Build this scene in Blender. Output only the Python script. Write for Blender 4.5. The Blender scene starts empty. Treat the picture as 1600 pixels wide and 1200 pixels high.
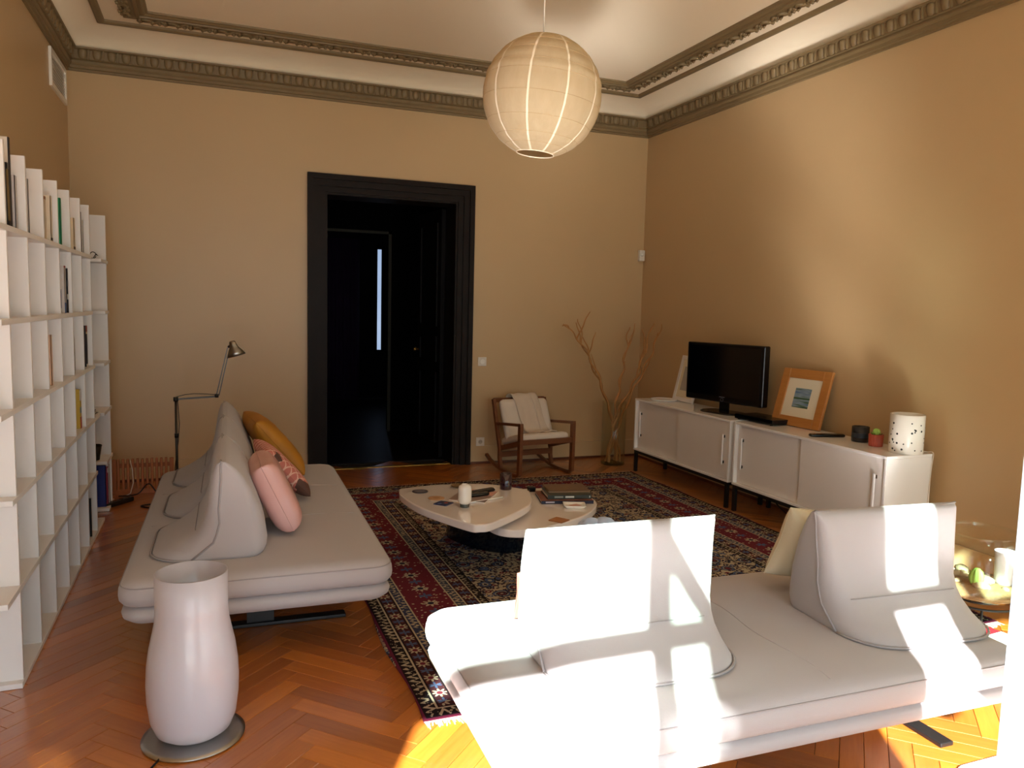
import bpy, math, random
from mathutils import Vector, Matrix
random.seed(7)
S = bpy.context.scene
COL = S.collection
PI = math.pi
# ------------------------------------------------------------------ camera
F, YAW, PITCH, ROLL, CAMH = 1205.0, math.radians(21.268), math.radians(5.653), math.radians(1.421), 1.5
_f = Vector((math.sin(YAW)*math.cos(PITCH), math.cos(YAW)*math.cos(PITCH), -math.sin(PITCH)))
_r = Vector((math.cos(YAW), -math.sin(YAW), 0)); _u = _r.cross(_f)
CR = _r*math.cos(ROLL)+_u*math.sin(ROLL); CU = -_r*math.sin(ROLL)+_u*math.cos(ROLL); CF = _f
cam = bpy.data.cameras.new('camera'); cam.sensor_width = 36; cam.lens = F/1600*36; cam.clip_start = 0.02
co = bpy.data.objects.new('camera', cam); COL.objects.link(co)
co.matrix_world = Matrix(((CR.x, CU.x, -CF.x, 0), (CR.y, CU.y, -CF.y, 0), (CR.z, CU.z, -CF.z, CAMH), (0, 0, 0, 1)))
S.camera = co
def proj(p):
    d = Vector(p)-Vector((0, 0, CAMH)); k = d.dot(CF)
    return (800+F*d.dot(CR)/k, 600-F*d.dot(CU)/k, k)
# ------------------------------------------------------------------ light
SUN, SKY, EXPO = 13.0, 1.1, 1.68
wd = bpy.data.worlds.new('world'); S.world = wd; wd.use_nodes = True
bg = wd.node_tree.nodes['Background']; bg.inputs[0].default_value = (0.80, 0.90, 1.0, 1); bg.inputs[1].default_value = SKY
sl = bpy.data.lights.new('sun', 'SUN'); sl.energy = SUN; sl.angle = math.radians(0.6); sl.color = (1, 0.99, 0.99)
so = bpy.data.objects.new('sun', sl); COL.objects.link(so)
so.rotation_euler = Vector((-0.73, -1.37, 1.0)).to_track_quat('Z', 'Y').to_euler(); so.location = (-3, -5, 5)
S.view_settings.view_transform = 'Standard'; S.view_settings.look = 'None'; S.view_settings.gamma = 1
S.view_settings.exposure = EXPO; S.view_settings.use_curve_mapping = False
cy = S.cycles
cy.use_denoising = True; cy.max_bounces = 12; cy.diffuse_bounces = 7; cy.glossy_bounces = 4; cy.transparent_max_bounces = 16
cy.transmission_bounces = 8; cy.sample_clamp_indirect = 150; cy.use_guiding = True; cy.use_surface_guiding = True; cy.use_volume_guiding = False; cy.caustics_reflective = True; cy.blur_glossy = .05; cy.caustics_refractive = False

# ------------------------------------------------------------------ node + material helpers
class NT:
    def __init__(s, name):
        s.m = bpy.data.materials.new(name); s.m.use_nodes = True; s.t = s.m.node_tree; s.n = s.t.nodes; s.l = s.t.links
        s.b = s.n['Principled BSDF']; s.out = s.n['Material Output']
    def new(s, typ, **kw):
        n = s.n.new(typ)
        for k, v in kw.items(): setattr(n, k, v)
        return n
    def put(s, sock, v):
        if isinstance(v, bpy.types.NodeSocket): s.l.new(v, sock)
        elif isinstance(v, (tuple, list)) and len(v) == 3 and sock.type == 'RGBA': sock.default_value = (*v, 1)
        else: sock.default_value = v
    def math(s, op, a, b=0.0, c=None):
        n = s.new('ShaderNodeMath', operation=op); s.put(n.inputs[0], a); s.put(n.inputs[1], b)
        if c is not None: s.put(n.inputs[2], c)
        return n.outputs[0]
    def mix(s, fac, a, b, mode='MIX'):
        n = s.new('ShaderNodeMix', data_type='RGBA', blend_type=mode); s.put(n.inputs[0], fac); s.put(n.inputs[6], a); s.put(n.inputs[7], b)
        return n.outputs[2]
    def coord(s, kind='Object'): return s.new('ShaderNodeTexCoord').outputs[kind]
    def noise(s, vec, scale, detail=3, rough=.5):
        n = s.new('ShaderNodeTexNoise'); s.put(n.inputs['Vector'], vec); n.inputs['Scale'].default_value = scale
        n.inputs['Detail'].default_value = detail; n.inputs['Roughness'].default_value = rough; return n
    def vor(s, vec, scale, feat='F1'):
        n = s.new('ShaderNodeTexVoronoi', feature=feat); s.put(n.inputs['Vector'], vec); n.inputs['Scale'].default_value = scale; return n
    def mapping(s, vec, scale=(1, 1, 1), loc=(0, 0, 0)):
        n = s.new('ShaderNodeMapping'); s.put(n.inputs[0], vec); n.inputs['Scale'].default_value = scale; n.inputs['Location'].default_value = loc
        return n.outputs[0]
    def ramp(s, fac, stops, interp='LINEAR'):
        n = s.new('ShaderNodeValToRGB'); s.put(n.inputs[0], fac); r = n.color_ramp; r.interpolation = interp
        while len(r.elements) < len(stops): r.elements.new(0.5)
        for e, (p, c) in zip(r.elements, stops): e.position = p; e.color = (*c, 1)
        return n.outputs[0]
    def bump(s, h, strength=.2, dist=.01):
        n = s.new('ShaderNodeBump'); s.put(n.inputs['Height'], h); n.inputs['Strength'].default_value = strength; n.inputs['Distance'].default_value = dist
        s.l.new(n.outputs[0], s.b.inputs['Normal']); return n
def hexc(h):
    h = h.lstrip('#'); v = [int(h[i:i+2], 16)/255 for i in (0, 2, 4)]
    return tuple(c/12.92 if c <= .04045 else ((c+.055)/1.055)**2.4 for c in v)
def mat(name, col, rough=.6, metal=0., var=.12, vscale=6., bump=0., bscale=200., coat=0., trans=0., spec=.5, sheen=0.):
    t = NT(name); c = hexc(col) if isinstance(col, str) else col
    v = t.coord()
    n = t.noise(v, vscale, 4)
    dark = tuple(x*(1-var) for x in c); lite = tuple(min(1, x*(1+var)) for x in c)
    t.put(t.b.inputs['Base Color'], t.mix(n.outputs[0], dark, lite))
    t.b.inputs['Roughness'].default_value = rough; t.b.inputs['Metallic'].default_value = metal
    t.b.inputs['Coat Weight'].default_value = coat; t.b.inputs['Coat Roughness'].default_value = .08
    t.b.inputs['Transmission Weight'].default_value = trans; t.b.inputs['Specular IOR Level'].default_value = spec
    t.b.inputs['Sheen Weight'].default_value = sheen
    if bump: t.bump(t.noise(v, bscale, 3).outputs[0], bump, .004)
    return t.m
def wood(name, c1, c2, rough=.35, scale=(2, 40, 40), coat=.0):
    t = NT(name); v = t.mapping(t.coord(), scale); n = t.noise(v, 1.0, 5, .6)
    t.put(t.b.inputs['Base Color'], t.mix(n.outputs[0], hexc(c1), hexc(c2))); t.b.inputs['Roughness'].default_value = rough
    t.b.inputs['Coat Weight'].default_value = coat
    t.bump(n.outputs[0], .08, .002); return t.m
def pane(name, tint=(.9, 1, .96), refl=.07):
    t = NT(name); tr = t.new('ShaderNodeBsdfTransparent'); tr.inputs[0].default_value = (*tint, 1)
    gl = t.new('ShaderNodeBsdfGlossy'); gl.inputs['Roughness'].default_value = .02
    lw = t.new('ShaderNodeLayerWeight'); lw.inputs[0].default_value = .5
    ns = t.noise(t.coord(), 3, 2); f = t.math('MULTIPLY', t.math('ADD', .035, t.math('MULTIPLY', .5, t.math('POWER', lw.outputs['Facing'], 4.0))), t.math('ADD', ns.outputs[0], .5))
    mx = t.new('ShaderNodeMixShader'); t.put(mx.inputs[0], f); t.l.new(tr.outputs[0], mx.inputs[1]); t.l.new(gl.outputs[0], mx.inputs[2])
    t.l.new(mx.outputs[0], t.out.inputs[0]); return t.m

M = {}
M['wall'] = mat('wall_paint', '#be9f74', .42, var=.05, vscale=1.3, bump=.06, bscale=60, spec=.6)
M['ceil'] = mat('ceiling_paint', '#f3e2c6', .7, var=.03, vscale=1)
M['trim'] = mat('moulding_paint', '#7d6847', .55, var=.12, vscale=9, bump=.1, bscale=80)
M['white'] = mat('white_lacquer', '#dedad8', .4, var=.02)
M['cabinet'] = mat('cabinet_lacquer', '#eeebe8', .22, var=.02, coat=.4)
M['cabdoor'] = mat('cabinet_door_lacquer', '#e6e0da', .35, var=.03)
M['blackwood'] = mat('black_paint', '#0c0807', .5, var=.3, vscale=12, spec=.2)
M['casing'] = mat('dark_casing_paint', '#1a110d', .5, var=.3, vscale=10, spec=.15)
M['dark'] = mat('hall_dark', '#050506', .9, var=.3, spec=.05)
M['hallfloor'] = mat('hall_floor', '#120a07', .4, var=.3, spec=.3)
M['purple'] = mat('purple_curtain', '#2a0d33', .8, var=.4, vscale=5)
M['sofa'] = mat('greige_upholstery', '#aba5a6', .8, var=.03, vscale=3, bump=.12, bscale=350, sheen=.2)
M['sofaseam'] = mat('greige_piping', '#9a9494', .8, var=.05)
M['blackmetal'] = mat('black_metal', '#0c0c0d', .45, var=.1)
M['steel'] = mat('brushed_steel', '#a9a7a2', .28, metal=1, var=.08, vscale=30)
M['steelarm'] = mat('dull_steel', '#4f4a45', .4, metal=.8, var=.1)
M['table'] = mat('cream_lacquer', '#e4dbd6', .12, var=.02, coat=.6)
M['tablebase'] = mat('dark_blue_lacquer', '#0a1220', .2, var=.1, coat=.5)
M['chairwood'] = wood('walnut_frame', '#5f331a', '#8a5430', .4, (3, 30, 30))
M['cream'] = mat('cream_cotton', '#d9cdbf', .85, var=.04, bump=.2, bscale=220)
M['throw'] = mat('cream_throw', '#d2c2b0', .9, var=.05, vscale=20, bump=.35, bscale=140)
M['twig'] = mat('dry_willow', '#b07d45', .65, var=.35, vscale=14, bump=.2)
M['tvblack'] = mat('tv_plastic', '#05060a', .25, var=.1)
M['screen'] = mat('tv_screen', '#020308', .12, var=.2)
M['oak'] = wood('oak_frame', '#a5672f', '#c08544', .4, (4, 40, 40))
M['mount'] = mat('picture_mount', '#e0d6bd', .8, var=.02)
M['pink'] = mat('pink_satin', '#cf9f98', .35, var=.06, bump=.25, bscale=25)
M['pinkdull'] = mat('salmon_cotton', '#b0695b', .7, var=.06, bump=.1, bscale=120)
M['mustard'] = mat('mustard_velvet', '#b0761c', .6, var=.25, vscale=9, bump=.3, bscale=16)
M['linen'] = mat('cream_linen', '#d5c7ab', .85, var=.06, bump=.35, bscale=30)
M['blueknit'] = mat('pale_blue_yarn', '#b3c6e6', .85, var=.1, vscale=40, bump=.3)
M['vasewhite'] = mat('white_ceramic', '#e9e4db', .25, var=.02, coat=.3)
M['candle'] = mat('plum_glass', '#2a0d1c', .08, var=.15, coat=.6)
M['lampglass'] = mat('opal_glass', '#b8b4bb', .3, var=.01, coat=.3)
M['paperwhite'] = mat('book_white', '#dcd2c4', .7, var=.04)
M['concrete'] = mat('pale_stone', '#b9afa2', .8, var=.1)
M['brass'] = mat('brass', '#a8823f', .35, metal=.9, var=.1)
M['rack'] = wood('rack_pine', '#8a4a1e', '#b0682f', .5, (30, 30, 3))
M['leaf'] = mat('leaf_green', '#5c7a2a', .5, var=.3, vscale=30)
M['cactus'] = mat('cactus_green', '#9cc35a', .5, var=.2, vscale=60, bump=.3)
M['stone'] = mat('gravel_stone', '#b39a7a', .8, var=.35, vscale=25, bump=.5, bscale=60)
M['soil'] = mat('sandy_soil', '#8f6d49', .9, var=.4, vscale=60, bump=.6, bscale=90)
M['terracotta'] = mat('red_glazed_pot', '#b1513d', .4, var=.08)
M['navyglass'] = mat('dark_blue_jar', '#131820', .25, var=.25, vscale=30)
M['plastic'] = mat('white_plastic', '#d8cfc2', .4, var=.02)
M['cablewhite'] = mat('white_cable', '#d0c4b4', .5, var=.02)
M['frameWhite'] = mat('white_window_paint', '#8b9aa3', .4, var=.02)
M['glass'] = pane('window_glass', (.86, .97, .92))
M['vaseglass'] = pane('vase_glass', (.95, .97, .95))
M['curtain'] = mat('sun_blocker_cloth', '#a89a86', .9, var=.08, vscale=12)  # cloth of the added sun blocker
M['bounceslab'] = mat('pale_bounce_slab', '#d8d0c2', .85, var=.1)  # pale tone chosen to throw more sun indoors
M['mat'] = mat('coir_mat', '#a39483', .9, var=.2, vscale=30, bump=.3)
def cmat(hexv, rough=.55):
    k = 'c'+hexv+str(rough)
    if k not in M: M[k] = mat('print_'+hexv.strip('#'), hexv, rough, var=.08, vscale=25)
    return M[k]

# parquet
t = NT('oak_parquet')
at = t.new('ShaderNodeAttribute', attribute_name='gc')
oi = t.new('ShaderNodeObjectInfo'); ge = t.new('ShaderNodeNewGeometry')
rnd = t.math('FRACT', t.math('ADD', oi.outputs['Random'], ge.outputs['Random Per Island']))
off = t.new('ShaderNodeCombineXYZ'); t.put(off.inputs[2], t.math('MULTIPLY', rnd, 37.0)); t.put(off.inputs[0], t.math('MULTIPLY', rnd, 11.0))
va = t.new('ShaderNodeVectorMath', operation='ADD'); t.put(va.inputs[0], at.outputs['Vector']); t.put(va.inputs[1], off.outputs[0])
g = t.noise(t.mapping(va.outputs[0], (3, 38, 1)), 1.6, 5, .6)
base = t.ramp(rnd, [(0, hexc('#8a3f06')), (.3, hexc('#b25b0b')), (.55, hexc('#a04d08')), (.8, hexc('#cb7016')), (1, hexc('#964607'))])
colr = t.mix(g.outputs[0], t.mix(.4, base, (0.12, .035, .004)), t.mix(.2, base, (.75, .4, .1)))
t.put(t.b.inputs['Base Color'], colr); t.b.inputs['Roughness'].default_value = .38; t.b.inputs['Coat Weight'].default_value = 1; t.b.inputs['Coat IOR'].default_value=1.75
t.b.inputs['Coat Roughness'].default_value = .2
t.bump(g.outputs[0], .08, .002); M['parquet'] = t.m

# lantern paper
t = NT('lantern_paper'); v = t.coord(); n = t.noise(t.mapping(v, (1, 1, .35)), 22, 4, .6)
cpap = t.mix(n.outputs[0], hexc('#c4ad88'), hexc('#d6c3a2'))
d_ = t.new('ShaderNodeBsdfDiffuse'); tl = t.new('ShaderNodeBsdfTranslucent'); t.put(d_.inputs[0], cpap); t.put(tl.inputs[0], cpap)
bmp = t.new('ShaderNodeBump'); t.put(bmp.inputs['Height'], n.outputs[0]); bmp.inputs['Strength'].default_value = .35; bmp.inputs['Distance'].default_value = .01
t.l.new(bmp.outputs[0], d_.inputs['Normal'])
mx = t.new('ShaderNodeMixShader'); mx.inputs[0].default_value = .42
t.l.new(d_.outputs[0], mx.inputs[1]); t.l.new(tl.outputs[0], mx.inputs[2]); t.l.new(mx.outputs[0], t.out.inputs[0]); M['paper'] = t.m
M['paperseam'] = mat('lantern_seam', '#dccbb0', .8, var=.04)
M['rib'] = mat('lantern_rib', '#b89a72', .7, var=.1)

# rug
RX0, RX1, RY0, RY1 = .692, 3.62, 2.57, 6.18
def rug_material():
    t = NT('persian_rug'); v = t.coord(); sp = t.new('ShaderNodeSeparateXYZ'); t.put(sp.inputs[0], v)
    hx, hy = (RX1-RX0)/2, (RY1-RY0)/2
    x, y = sp.outputs[0], sp.outputs[1]
    ex = t.math('SUBTRACT', hx, t.math('ABSOLUTE', x)); ey = t.math('SUBTRACT', hy, t.math('ABSOLUTE', y))
    e = t.math('MINIMUM', ex, ey); sel = t.math('LESS_THAN', ex, ey)
    s = t.math('ADD', t.math('MULTIPLY', sel, y), t.math('MULTIPLY', t.math('SUBTRACT', 1.0, sel), x))
    navy, red, cream, maroon, rust, blue, blk = map(hexc, ('#1d2033', '#66222f', '#aea087', '#3d1b21', '#6a3129', '#4a5878', '#120f14'))
    def band(a, b): return t.math('MULTIPLY', t.math('GREATER_THAN', e, a), t.math('LESS_THAN', e, b))
    def line(c, w=.004): return t.math('LESS_THAN', t.math('ABSOLUTE', t.math('SUBTRACT', e, c)), w)
    wob = t.noise(v, 9, 2); warp = t.new('ShaderNodeVectorMath', operation='ADD')
    sc = t.new('ShaderNodeVectorMath', operation='SCALE'); t.put(sc.inputs[0], wob.outputs['Color']); sc.inputs['Scale'].default_value = .05
    t.put(warp.inputs[0], v); t.put(warp.inputs[1], sc.outputs[0]); wv = warp.outputs[0]
    # field: cream ground crowded with rosettes and vines
    v1 = t.vor(wv, 7.5); v2 = t.vor(wv, 21); v3 = t.vor(wv, 46)
    f = t.ramp(v3.outputs['Distance'], [(0, navy), (.34, rust), (.42, cream)], 'CONSTANT')
    f = t.mix(t.math('LESS_THAN', v2.outputs['Distance'], .36), f, t.ramp(t.math('FRACT', t.math('MULTIPLY', v2.outputs['Color'], 3.7)), [(0, navy), (.35, blue), (.6, red), (.8, cream)], 'CONSTANT'))
    f = t.mix(t.math('LESS_THAN', v2.outputs['Distance'], .16), f, cream)
    ring = t.ramp(v1.outputs['Distance'], [(0, cream), (.07, red), (.16, navy), (.22, cream), (.25, blue), (.33, blk)], 'CONSTANT')
    f = t.mix(t.math('LESS_THAN', v1.outputs['Distance'], .36), f, ring)
    vine = t.math('LESS_THAN', t.math('ABSOLUTE', t.math('SUBTRACT', t.noise(v, 13, 2).outputs[0], .5)), .018)
    f = t.mix(vine, f, navy)
    f = t.mix(t.math('GREATER_THAN', t.noise(v, 2.3, 1).outputs[0], .6), f, t.mix(.55, f, red))
    def rosettes(period, cen, rad, ground, petal, core, gapcol):
        p = t.math('MULTIPLY', t.math('SUBTRACT', t.math('FRACT', t.math('DIVIDE', s, period)), .5), period)
        q = t.math('SUBTRACT', e, cen)
        r = t.math('SQRT', t.math('ADD', t.math('MULTIPLY', p, p), t.math('MULTIPLY', q, q)))
        th = t.math('ARCTAN2', q, p)
        pet = t.math('MULTIPLY', rad, t.math('ADD', .72, t.math('MULTIPLY', .28, t.math('COSINE', t.math('MULTIPLY', th, 8.0)))))
        p2 = t.math('SUBTRACT', period/2, t.math('ABSOLUTE', p))
        r2 = t.math('SQRT', t.math('ADD', t.math('MULTIPLY', p2, p2), t.math('MULTIPLY', q, q)))
        pet2 = t.math('MULTIPLY', rad*.8, t.math('ADD', .6, t.math('MULTIPLY', .4, t.math('COSINE', t.math('MULTIPLY', t.math('ARCTAN2', q, p2), 5.0)))))
        vv = t.vor(wv, 34)
        c = t.mix(t.math('LESS_THAN', vv.outputs['Distance'], .22), ground, gapcol)
        c = t.mix(t.math('LESS_THAN', r2, pet2), c, blue)
        c = t.mix(t.math('LESS_THAN', r, pet), c, petal)
        return t.mix(t.math('LESS_THAN', r, rad*.36), c, core)
    def guard(a, b, ground, fig):
        zz = t.math('FRACT', t.math('MULTIPLY', s, 28.0)); q = t.math('DIVIDE', t.math('SUBTRACT', e, a), b-a)
        m = t.math('LESS_THAN', t.math('ABSOLUTE', t.math('SUBTRACT', q, t.math('ADD', .2, t.math('MULTIPLY', .6, t.math('PINGPONG', t.math('MULTIPLY', zz, 2.0), 1.0))))), .2)
        m2 = t.math('GREATER_THAN', t.noise(v, 60, 2).outputs[0], .47)
        return t.mix(t.math('MULTIPLY', m, m2), ground, fig)
    c = f
    layers = [(.0, .016, hexc('#5d1b34')), (.016, .07, guard(.016, .07, blk, cream)),
              (.07, .15, rosettes(.13, .11, .034, maroon, cream, red, rust)), (.15, .2, guard(.15, .2, hexc('#2c3550'), cream)),
              (.2, .43, rosettes(.21, .315, .046, red, cream, navy, cream)), (.43, .48, guard(.43, .48, hexc('#3a4150'), cream)),
              (.48, .555, rosettes(.13, .5175, .032, maroon, cream, red, blue)), (.555, .6, guard(.555, .6, blk, hexc('#9c8d78')))]
    for a, b, cc in layers: c = t.mix(band(a, b), c, cc)
    for l in (.07, .15, .2, .43, .48, .555): c = t.mix(line(l), c, hexc('#b3a58c'))
    for l in (.016, .078, .142, .6): c = t.mix(line(l, .003), c, blk)
    ab = t.noise(t.mapping(v, (.4, 3, 1)), 2.0, 2).outputs[0]
    c = t.mix(t.math('MULTIPLY', ab, .25), c, hexc('#3a2a28'))
    t.put(t.b.inputs['Base Color'], c); t.b.inputs['Roughness'].default_value = .95; t.b.inputs['Specular IOR Level'].default_value = .1
    t.bump(t.noise(v, 420, 2).outputs[0], .35, .003); return t.m
M['rug'] = rug_material(); M['fringe'] = mat('rug_fringe', '#d8ccae', .9, var=.1)

# patterned cushion: pink with pale lattice, dark motif along one edge
t = NT('lattice_print'); v = t.coord(); sp = t.new('ShaderNodeSeparateXYZ'); t.put(sp.inputs[0], v)
def _lat(a): return t.math('LESS_THAN', t.math('ABSOLUTE', t.math('SUBTRACT', t.math('FRACT', t.math('MULTIPLY', a, 21.0)), .5)), .09)
la = t.math('MAXIMUM', _lat(t.math('ADD', sp.outputs[0], sp.outputs[2])), _lat(t.math('SUBTRACT', sp.outputs[0], sp.outputs[2])))
c = t.mix(la, hexc('#c4756b'), hexc('#e3b9aa'))
nb = t.math('GREATER_THAN', t.noise(v, 9, 2).outputs[0], .53)
mm = t.math('MULTIPLY', nb, t.math('GREATER_THAN', sp.outputs[0], .15))
c = t.mix(mm, c, hexc('#5b4038')); t.put(t.b.inputs['Base Color'], c); t.b.inputs['Roughness'].default_value = .8; M['lattice'] = t.m
# little abstract landscape print
t = NT('harbour_print'); v = t.coord(); n = t.noise(t.mapping(v, (1, 14, 14)), 1.2, 4, .7)
t.put(t.b.inputs['Base Color'], t.ramp(n.outputs[0], [(.25, hexc('#16264a')), (.42, hexc('#2f5687')), (.52, hexc('#8fa3b4')), (.58, hexc('#3f5f34')), (.7, hexc('#1c3a6b'))]))
t.b.inputs['Roughness'].default_value = .3; M['print'] = t.m

# ------------------------------------------------------------------ mesh builder
class MB:
    def __init__(s): s.v = []; s.f = []; s.sm = []
    def add(s, vs, fs, smooth=False):
        o = len(s.v); s.v += [tuple(p) for p in vs]
        for f in fs: s.f.append(tuple(i+o for i in f)); s.sm.append(smooth)
        return s
    def box(s, x0, x1, y0, y1, z0, z1, mtx=None):
        vs = [Vector((x, y, z)) for z in (z0, z1) for x, y in ((x0, y0), (x1, y0), (x1, y1), (x0, y1))]
        if mtx: vs = [mtx @ p for p in vs]
        return s.add(vs, [(3, 2, 1, 0), (4, 5, 6, 7), (0, 1, 5, 4), (1, 2, 6, 5), (2, 3, 7, 6), (3, 0, 4, 7)])
    def loft(s, rings, cap0=True, cap1=True, smooth=True, closed=True):
        n = len(rings[0]); vs = [p for r in rings for p in r]; fs = []
        for i in range(len(rings)-1):
            for j in range(n if closed else n-1):
                k = (j+1) % n; fs.append((i*n+j, i*n+k, (i+1)*n+k, (i+1)*n+j))
        o = len(s.v); s.add(vs, fs, smooth)
        if cap0: s.f.append(tuple(o+j for j in reversed(range(n)))); s.sm.append(False)
        if cap1: s.f.append(tuple(o+(len(rings)-1)*n+j for j in range(n))); s.sm.append(False)
        return s
    def lathe(s, prof, n=24, c=(0, 0, 0), cap0=True, cap1=True, smooth=True, sx=1, sy=1):
        return s.loft([[(c[0]+r*sx*math.cos(2*PI*j/n), c[1]+r*sy*math.sin(2*PI*j/n), c[2]+z) for j in range(n)] for r, z in prof], cap0, cap1, smooth)
    def tube(s, path, r, n=8, closed=False, caps=True):
        P = [Vector(p) for p in path]; N = len(P); rings = []; up = Vector((0, 0, 1)); prev = None
        for i, p in enumerate(P):
            a = P[(i-1) % N] if (closed or i > 0) else p; b = P[(i+1) % N] if (closed or i < N-1) else p
            d = (b-a).normalized() if (b-a).length > 1e-9 else Vector((0, 0, 1))
            if prev is None: q = d.cross(up if abs(d.z) < .9 else Vector((1, 0, 0))).normalized()
            else:
                q = prev-d*prev.dot(d); q = q.normalized() if q.length > 1e-6 else d.orthogonal().normalized()
            prev = q; w = d.cross(q); rr = r[i] if isinstance(r, (list, tuple)) else r
            rings.append([p+q*rr*math.cos(2*PI*k/n)+w*rr*math.sin(2*PI*k/n) for k in range(n)])
        if closed: rings.append(rings[0])
        return s.loft(rings, caps and not closed, caps and not closed)
    def bar(s, path, w, h, side=None):
        """rectangular bar swept along a path lying in the plane normal to 'side' (w along side, h across)"""
        P = [Vector(p) for p in path]; sd = Vector(side or (1, 0, 0)).normalized(); rings = []
        for i, p in enumerate(P):
            d = (P[min(i+1, len(P)-1)]-P[max(i-1, 0)]).normalized(); q = sd.cross(d).normalized()
            rings.append([p+sd*a*w/2+q*b*h/2 for a, b in ((-1, -1), (1, -1), (1, 1), (-1, 1))])
        return s.loft(rings, smooth=False)
    def build(s, name, m, parent=None, loc=None):
        me = bpy.data.meshes.new(name); me.from_pydata(s.v, [], s.f); me.update()
        me.polygons.foreach_set('use_smooth', s.sm)
        me.materials.append(M[m] if isinstance(m, str) else m)
        o = bpy.data.objects.new(name, me); COL.objects.link(o)
        if parent: o.parent = parent
        if loc: o.location = loc
        return o
def tag(o, label=None, cat=None, group=None, kind=None):
    if label: o['label'] = label
    if cat: o['category'] = cat
    if group: o['group'] = group
    if kind: o['kind'] = kind
    return o
def thing(name, label, cat, loc=(0, 0, 0), rz=0., group=None):
    o = bpy.data.objects.new(name, None); COL.objects.link(o); o.location = loc; o.rotation_euler = (0, 0, rz); o.empty_display_size = .1
    return tag(o, label, cat, group)
def struct(o): o['kind'] = 'structure'; return o
def box(name, m, a, b, parent=None, **k):
    return MB().box(a[0], b[0], a[1], b[1], a[2], b[2]).build(name, m, parent, **k)
def bevel(o, w=.004, seg=2):
    md = o.modifiers.new('bevel', 'BEVEL'); md.width = w; md.segments = seg; md.limit_method = 'ANGLE'; return o
def copy_obj(o, parent=None, loc=None, rot=None):
    c = o.copy(); COL.objects.link(c)
    if parent is not None: c.parent = parent
    if loc: c.location = loc
    if rot: c.rotation_euler = rot
    return c
def rrect(hx, hy, r, n=6, z=0., cx=0., cy=0.):
    r = min(r, hx, hy); out = []
    for k, (sx, sy) in enumerate(((1, 1), (-1, 1), (-1, -1), (1, -1))):
        for i in range(n+1):
            a = k*PI/2+i/n*PI/2
            out.append((cx+sx*(hx-r)+r*math.cos(a), cy+sy*(hy-r)+r*math.sin(a), z))
    return out
def catmull(pts, n=8, closed=True):
    P = [Vector(p) for p in pts]; N = len(P); out = []
    for i in range(N if closed else N-1):
        g = (lambda k: P[k % N]) if closed else (lambda k: P[max(0, min(N-1, k))])
        a, b, c, d = g(i-1), g(i), g(i+1), g(i+2)
        for k in range(n):
            t_ = k/n; out.append(.5*((2*b)+(c-a)*t_+(2*a-5*b+4*c-d)*t_*t_+(3*b-a-3*c+d)*t_**3))
    if not closed: out.append(P[-1])
    return out

# ------------------------------------------------------------------ room shell
X0, X1, Y0, Y1, ZC = -1.02, 4.10, -.30, 6.935, 3.545
WT = .30
DX0, DX1, DZ = .921, 2.124, 2.457
struct(box('floor', mat('subfloor', '#1c0d05', .9), (X0-.3, Y0-.3, -.1), (X1+.3, Y1+WT, -.014)))
FLOOR = bpy.data.objects['floor']; FLOOR['label'] = 'orange brown oak herringbone parquet floor'
struct(box('ceiling', 'ceil', (X0-.3, Y0-.3, ZC), (X1+.3, Y1+.3, ZC+.1)))
struct(box('wall_left', 'wall', (X0-.25, Y0-.3, -.05), (X0, Y1+.3, ZC)))
struct(box('wall_right', 'wall', (X1, Y0-.3, -.05), (X1+.25, Y1+.3, ZC)))
wb = MB().box(X0, DX0, Y1, Y1+WT, -.05, ZC).box(DX1, X1, Y1, Y1+WT, -.05, ZC).box(DX0, DX1, Y1, Y1+WT, DZ, ZC)
struct(wb.build('wall_back', 'wall'))
# window wall behind the camera: two tall French windows with fanlights, third added for light
W1 = (-1.0, .29); W2 = (.90, 2.26); W3 = (2.75, 3.85); WZ = 2.83; TZ = 2.25
wf = MB()
for a, b in ((X0, W1[0]), (W1[1], W2[0]), (W2[1], W3[0]), (W3[1], X1)): wf.box(a, b, Y0-.25, Y0, -.05, ZC)
for a, b in (W1, W2, W3): wf.box(a, b, Y0-.25, Y0, WZ, ZC)
struct(wf.build('wall_front', 'wall'))
gbounce = struct(box('ground_bounce', 'bounceslab', (-6, -9, -.25), (9, Y0-.25, -.06)))  # unseen slab added outside to bounce sun up to the ceiling

# herringbone parquet
PW, PN = .078, 6; PL = PW*PN; GAP = .0016
def plank_mesh(L, W, z0=-.014, z1=0., b=.0012):
    hx, hy = L/2-GAP/2, W/2-GAP/2
    r0 = [(sx*hx, sy*hy, z0) for sx, sy in ((-1, -1), (1, -1), (1, 1), (-1, 1))]
    r1 = [(x, y, z1-b) for x, y, _ in r0]; r2 = [(sx*(hx-b), sy*(hy-b), z1) for sx, sy in ((-1, -1), (1, -1), (1, 1), (-1, 1))]
    return [r0, r1, r2]
def add_gc(me, vals):
    a = me.attributes.new('gc', 'FLOAT_VECTOR', 'POINT'); a.data.foreach_set('vector', vals)
mb = MB().loft(plank_mesh(PL, PW), smooth=False, cap0=False); proto = mb.build('plank', 'parquet', FLOOR)
add_gc(proto.data, [c for p in mb.v for c in (p[0], p[1], 0.)])
R45 = Matrix.Rotation(PI/4, 4, 'Z'); planks = []
for m_ in range(-16, 17):
    for k in range(-130, 131):
        for hv in (0, 1):
            if hv == 0: cx_, cy_ = (k+2*PN*m_+PN/2)*PW, (k+.5)*PW
            else: cx_, cy_ = (k+2*PN*m_+.5)*PW, (k+1+PN/2)*PW
            w = R45 @ Vector((cx_, cy_, 0)); X, Y = w.x+1.3, w.y+3.0
            if X0-.2 < X < X1+.2 and Y0-.1 < Y < Y1+.12: planks.append((X, Y, PI/4+hv*PI/2))
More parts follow.
